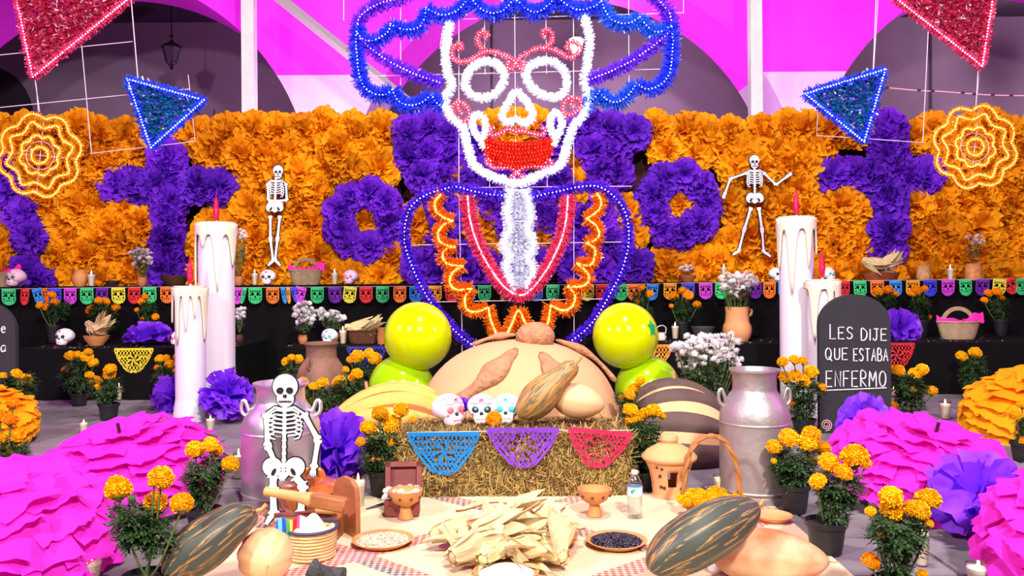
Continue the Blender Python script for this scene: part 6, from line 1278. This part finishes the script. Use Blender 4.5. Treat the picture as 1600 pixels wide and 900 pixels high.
# basket with cloth
b = onmat(487, 868); q = b.y / F; r = 40 * q; h = 45 * q
t = T('palm_basket', 'round palm basket with folded cloth beside the pale squash', 'basket', b)
def pb(u_, v_): a = 2 * pi * u_; k = 1 + .012 * math.sin(v_ * 44); return (r * k * (.93 + .07 * v_) * math.cos(a), r * k * (.93 + .07 * v_) * math.sin(a), h * v_)
obj('wall', MB().add(grid(pb, 48, 20, True)).add(grid(lambda u_, v_: (r * .93 * v_ * math.cos(2 * pi * u_), r * .93 * v_ * math.sin(2 * pi * u_), .004), 24, 1, True)), m_wick3, t); obj('rim', tube([(r * 1.0 * math.cos(a), r * 1.0 * math.sin(a), h) for a in [2 * pi * k / 36 for k in range(37)]], .006, 6), M('rim_blue', (60, 56, 90)), t)
obj('napkin', grid(lambda u_, v_: ((u_ - .5) * 1.6 * r, (v_ - .5) * 1.4 * r, h * .85 + .045 * math.sin(pi * u_) * math.sin(pi * v_) + .014 * math.sin(9 * u_ + 5 * v_) + .008 * math.sin(13 * v_)), 16, 12), M('cream_napkin', (240, 226, 186), rough=.8, transl=.1), t, ang=180)
m_emb = M('embroidered_cloth', (236, 220, 205), rough=.8)
nt = m_emb.node_tree; N = nt.nodes; L = nt.links; tc = N.new('ShaderNodeTexCoord'); sp = N.new('ShaderNodeSeparateXYZ'); L.new(tc.outputs['Object'], sp.inputs[0]); mm = N.new('ShaderNodeMath'); mm.operation = 'MULTIPLY_ADD'; mm.inputs[1].default_value = 6.5; mm.inputs[2].default_value = .55; L.new(sp.outputs[0], mm.inputs[0]); rp = N.new('ShaderNodeValToRGB'); rp.color_ramp.interpolation = 'CONSTANT'; L.new(mm.outputs[0], rp.inputs[0])
cs = [(0, (40, 90, 190)), (.14, (90, 190, 220)), (.24, (40, 70, 170)), (.34, (70, 150, 80)), (.44, (230, 200, 60)), (.52, (210, 30, 50)), (.66, (235, 90, 160)), (.76, (238, 224, 210))]
rp.color_ramp.elements[0].color = (*lin(cs[0][1]), 1); rp.color_ramp.elements[1].position = cs[1][0]; rp.color_ramp.elements[1].color = (*lin(cs[1][1]), 1)
for p_, c_ in cs[2:]: e = rp.color_ramp.elements.new(p_); e.color = (*lin(c_), 1)
L.new(rp.outputs[0], N['Principled BSDF'].inputs['Base Color'])
o = obj('striped_napkin', grid(lambda u_, v_: ((u_ - .5) * .15 + .01 * math.sin(5 * v_), -.03 * math.sin(pi * v_) + .02 * math.cos(7 * u_), .055 + (.06 * math.sin(pi * min(1, v_ * 1.1))) - .085 * max(0, v_ - .45) * 1.6 + .008 * math.sin(12 * u_)), 18, 12), m_emb, t, (-.06, -r * .45, h * .62), (-.2, 0, .45), (.8, .8, .75), ang=180)
# wooden chest with white petals
b = onmat(629, 803); t = T('wooden_chest', 'small open red wooden chest filled with white petals', 'chest', b, rz=.05); w2 = .15
m_ch = M('chest_wood', (128, 62, 60), rough=.5, var=.15, vs=6)
o = obj('box_body', MB().add(box(w2, .10, .075, 0, 0, .0375)), m_ch, t, ang=20); bv = o.modifiers.new('edge', 'BEVEL'); bv.width = .006
ld = MB(); lw, lh = .16, .13
for a in ((lw, .03, .022, 0, 0, lh - .011), (lw, .03, .022, 0, 0, .011), (.022, .03, lh, -lw / 2 + .011, 0, lh / 2), (.022, .03, lh, lw / 2 - .011, 0, lh / 2), (lw - .01, .008, lh - .01, 0, .012, lh / 2)): ld.add(box(*a))
obj('lid', ld, m_ch, t, (0, .062, .082), (-.22, 0, 0), ang=20)
mb = MB(); g = random.Random(4); D0 = daisy_mesh(3)
for k in range(40): mb.add(D0, 0, TR(g.uniform(-.07, .07), g.uniform(-.05, .05), .082 + g.uniform(-.004, .022), g.uniform(-.6, .6), g.uniform(-.6, .6), 0, .02))
o = obj('petals', mb, m_wh, t, smooth=False); o['kind'] = 'stuff'
# knife-like silver spoon on the mat
a_ = onmat(572, 796); t = T('metal_knife', 'small metal knife lying beside the tall milky candle', 'knife', a_); e_ = FL(600, 788, MZ + .003) - a_; obj('blade', tube([(0, 0, .003), e_ * .6 + Vector((0, 0, .003))], [.004, .012], 6, flat=.3), M('steel', (200, 200, 205), rough=.25, metal=.9), t); obj('grip', tube([e_ * .6 + Vector((0, 0, .003)), e_ + Vector((0, 0, .003))], .006, 6), M('black_plastic', (18, 16, 18)), t)
# water bottle
b = onmat(992, 808); q = b.y / F; r = 12 * q; h = 73 * q; t = T('water_bottle', 'small clear plastic water bottle standing on the mat', 'bottle', b)
pet = glass_mat('pet_plastic', (240, 246, 252), .25)
obj('bottle_body', lathe([(0, .004), (r * .7, 0), (r * .95, h * .03), (r, h * .08)] + [(r * (1 - .04 * (k % 2)), h * (.12 + k * .035)) for k in range(10)] + [(r, h * .5), (r, h * .68), (r * .9, h * .76), (r * .55, h * .87), (r * .36, h * .92), (r * .36, h * .93)], 24), pet, t)
obj('label', lathe([(r * 1.02, h * .48), (r * 1.02, h * .67)], 24), M('bottle_label', (150, 200, 240), rough=.3, col2=(225, 240, 250), vs=20), t); obj('cap', lathe([(0, h * .93), (r * .44, h * .93), (r * .44, h), (0, h)], 16), M('white_cap', (245, 245, 248), rough=.3), t)
text_m = M('label_ink', (20, 110, 190)); mb = MB().add(ell(.006, .0015, .008, -r * .45, -r * .93, h * .58)).add(ell(.004, .0015, .004, -r * .2, -r * 1.01, h * .61)); obj('label_print', mb, M('label_green', (40, 150, 90)), t)
# clay lantern
b = onmat(1046, 775, .001); q = b.y / F; S = 86 * q / 2; t = T('clay_lantern', 'terracotta lantern with domed lid and window cutout', 'lantern', b)
n = 48; pr = [(.62, 0), (.66, .06), (.60, .12), (.62, .30), (.66, .6), (.72, .9), (.80, 1.15), (.88, 1.32)]
def lw_(u_, v_):
    k = v_ * (len(pr) - 1); i = min(int(k), len(pr) - 2); f_ = k - i; rr = pr[i][0] * (1 - f_) + pr[i + 1][0] * f_; z = pr[i][1] * (1 - f_) + pr[i + 1][1] * f_; a = 2 * pi * u_; return (S * rr * math.sin(a), -S * rr * math.cos(a), S * z)
V, Fc = grid(lw_, n, 14, True); keep = []
for f_ in Fc:
    c = np.mean([V[i] for i in f_], axis=0); a = math.atan2(c[0], -c[1]); z = c[2] / S; win = any(abs((a - wa + pi) % (2 * pi) - pi) < .26 + .05 * (z - .7) and .42 < z < 1.08 for wa in (0, pi / 2, pi, -pi / 2))
    if not win: keep.append(f_)
o = obj('body', (V, keep), m_terra if False else M('lantern_clay', (222, 158, 106), rough=.7, var=.06, vs=8), t, ang=60); sm = o.modifiers.new('wall', 'SOLIDIFY'); sm.thickness = .012; sm.offset = -1
m_lc = MATS['lantern_clay']; obj('lid', lathe([(0, S * 1.30), (S * .9, S * 1.30), (S * 1.0, S * 1.40), (S * 1.0, S * 1.48), (S * .8, S * 1.68), (S * .42, S * 1.90), (S * .30, S * 1.95), (S * .30, S * 2.02), (S * .34, S * 2.06), (S * .30, S * 2.20), (S * .16, S * 2.26), (0, S * 2.27)], 40), m_lc, t)
mb = MB()
for a, z in ((-.72, 1.18), (-.5, 1.14), (-.62, .86), (-.62, .46), (-.44, .44), (.5, .40), (.62, .9), (.78, 1.16)):
    rr = .64 + .2 * max(0, z - .3); mb.add(ell(.008, .008, .008, S * rr * math.sin(a), -S * rr * math.cos(a) + .004, S * z, 8, 6))
obj('air_hole', mb, M('hole_shade', (70, 48, 36)), t)['kind'] = 'stuff'  # hole shade drawn as dark beads on the clay
# arched handle basket of marigold heads
b = onmat(1112, 806); q = b.y / F; r = 46 * q; h = 24 * q; t = T('handled_basket', 'low wicker basket with tall braided arch handle', 'basket', b)
mw = wicker('wicker_honey', (188, 140, 84)); obj('weave', MB().add(grid(lambda u_, v_: (r * (.72 + .28 * v_) * (1 + .02 * math.sin(44 * pi * u_)) * math.cos(2 * pi * u_), .62 * r * (.72 + .28 * v_) * math.sin(2 * pi * u_), h * v_), 66, 6, True)).add(grid(lambda u_, v_: (r * .8 * v_ * math.cos(2 * pi * u_), r * .5 * v_ * math.sin(2 * pi * u_), h * .45), 24, 1, True)), mw, t)
hp = [P(x, y, b.y) - b for x, y in ((1071, 792), (1069, 765), (1071, 735), (1078, 706), (1094, 686), (1113, 681), (1131, 688), (1146, 712), (1154, 745), (1156, 785))]; hp = smooth_path(hp, 5)
for ph in (0, pi): obj('handle', tube([p + Vector((.006 * math.cos(i * .7 + ph), .006 * math.sin(i * .7 + ph), .002 * math.sin(i * .7 + ph))) for i, p in enumerate(hp)], .0085, 6), M('braided_wicker', (168, 112, 60), rough=.6, var=.15, vs=20), t)
g = random.Random(8)
for k in range(26):
    x = g.uniform(-1, 1); y = g.uniform(-1, 1) * math.sqrt(max(0, 1 - x * x)) * .55; o = put('marigold_blossom', HEAD[k % 3], None, b + Vector((x * r * 1.0, y * r, h * .95 + .022 * (1 - x * x) + g.uniform(-.004, .012))), (g.uniform(-.2, .6), g.uniform(-.4, .4), g.uniform(0, 6)), g.uniform(.026, .034)); tag(o, 'cut marigold head heaped in the arch-handled basket', 'flower', 'marigold heads in the handled basket')
t2, b2, s2, h2 = basket('tiny white basket of white petals before the handled basket', 1128, 2.93, MZ, 56, 26, M('white_basket', (245, 242, 238), rough=.6), handle=44)
mb = MB(); D0 = daisy_mesh(4)
for k in range(30): mb.add(D0, 0, TR(g.uniform(-.055, .055), g.uniform(-.03, .03), h2 + g.uniform(-.004, .02), g.uniform(-.6, .6), g.uniform(-.6, .6), 0, .018))
o = obj('petals', mb, m_wh, t2, smooth=False); o['kind'] = 'stuff'
# stone pestle
b = onmat(505, 915); t = T('stone_pestle', 'dark stone hand grinder lying at the bottom edge', 'pestle', b); q = b.y / F
m_bas = MATS['basalt']; obj('roller', tube(smooth_path([P(484, 886, 2.72) - b, P(492, 890, 2.72) - b, P(505, 896, 2.74) - b, P(530, 898, 2.76) - b, P(538, 899, 2.76) - b], 4), [.012] + [.032] * 3 + [.026] * 5 + [.024] * 4 + [.026] * 3 + [.008], 12), m_bas, t)
t, b, r, h = plate('pale clay saucer edge beside the big striped gourd', 1208, 812, 60, mat=m_clay2)

# big white bouquet behind the dull milk can
b = SX(1102, 5.45, 0); t = T('white_bouquet', 'large bunch of white daisies in a dark bucket behind the milk can', 'bouquet', b)
obj('bucket', lathe([(0, 0), (.11, 0), (.15, .27), (.158, .28), (.145, .28), (.11, .03), (0, .03)], 28), M('dark_bucket', (40, 38, 42), rough=.4), t)
blossoms(t, b, 5.45, [(1075, 545, 26, 20, 70), (1105, 550, 32, 26, 90), (1135, 540, 20, 20, 40), (1150, 560, 8, 12, 10), (1085, 575, 24, 12, 24)], [(1100, 590, 36, 26), (1110, 610, 26, 26), (1090, 575, 30, 20)], 9, .032)
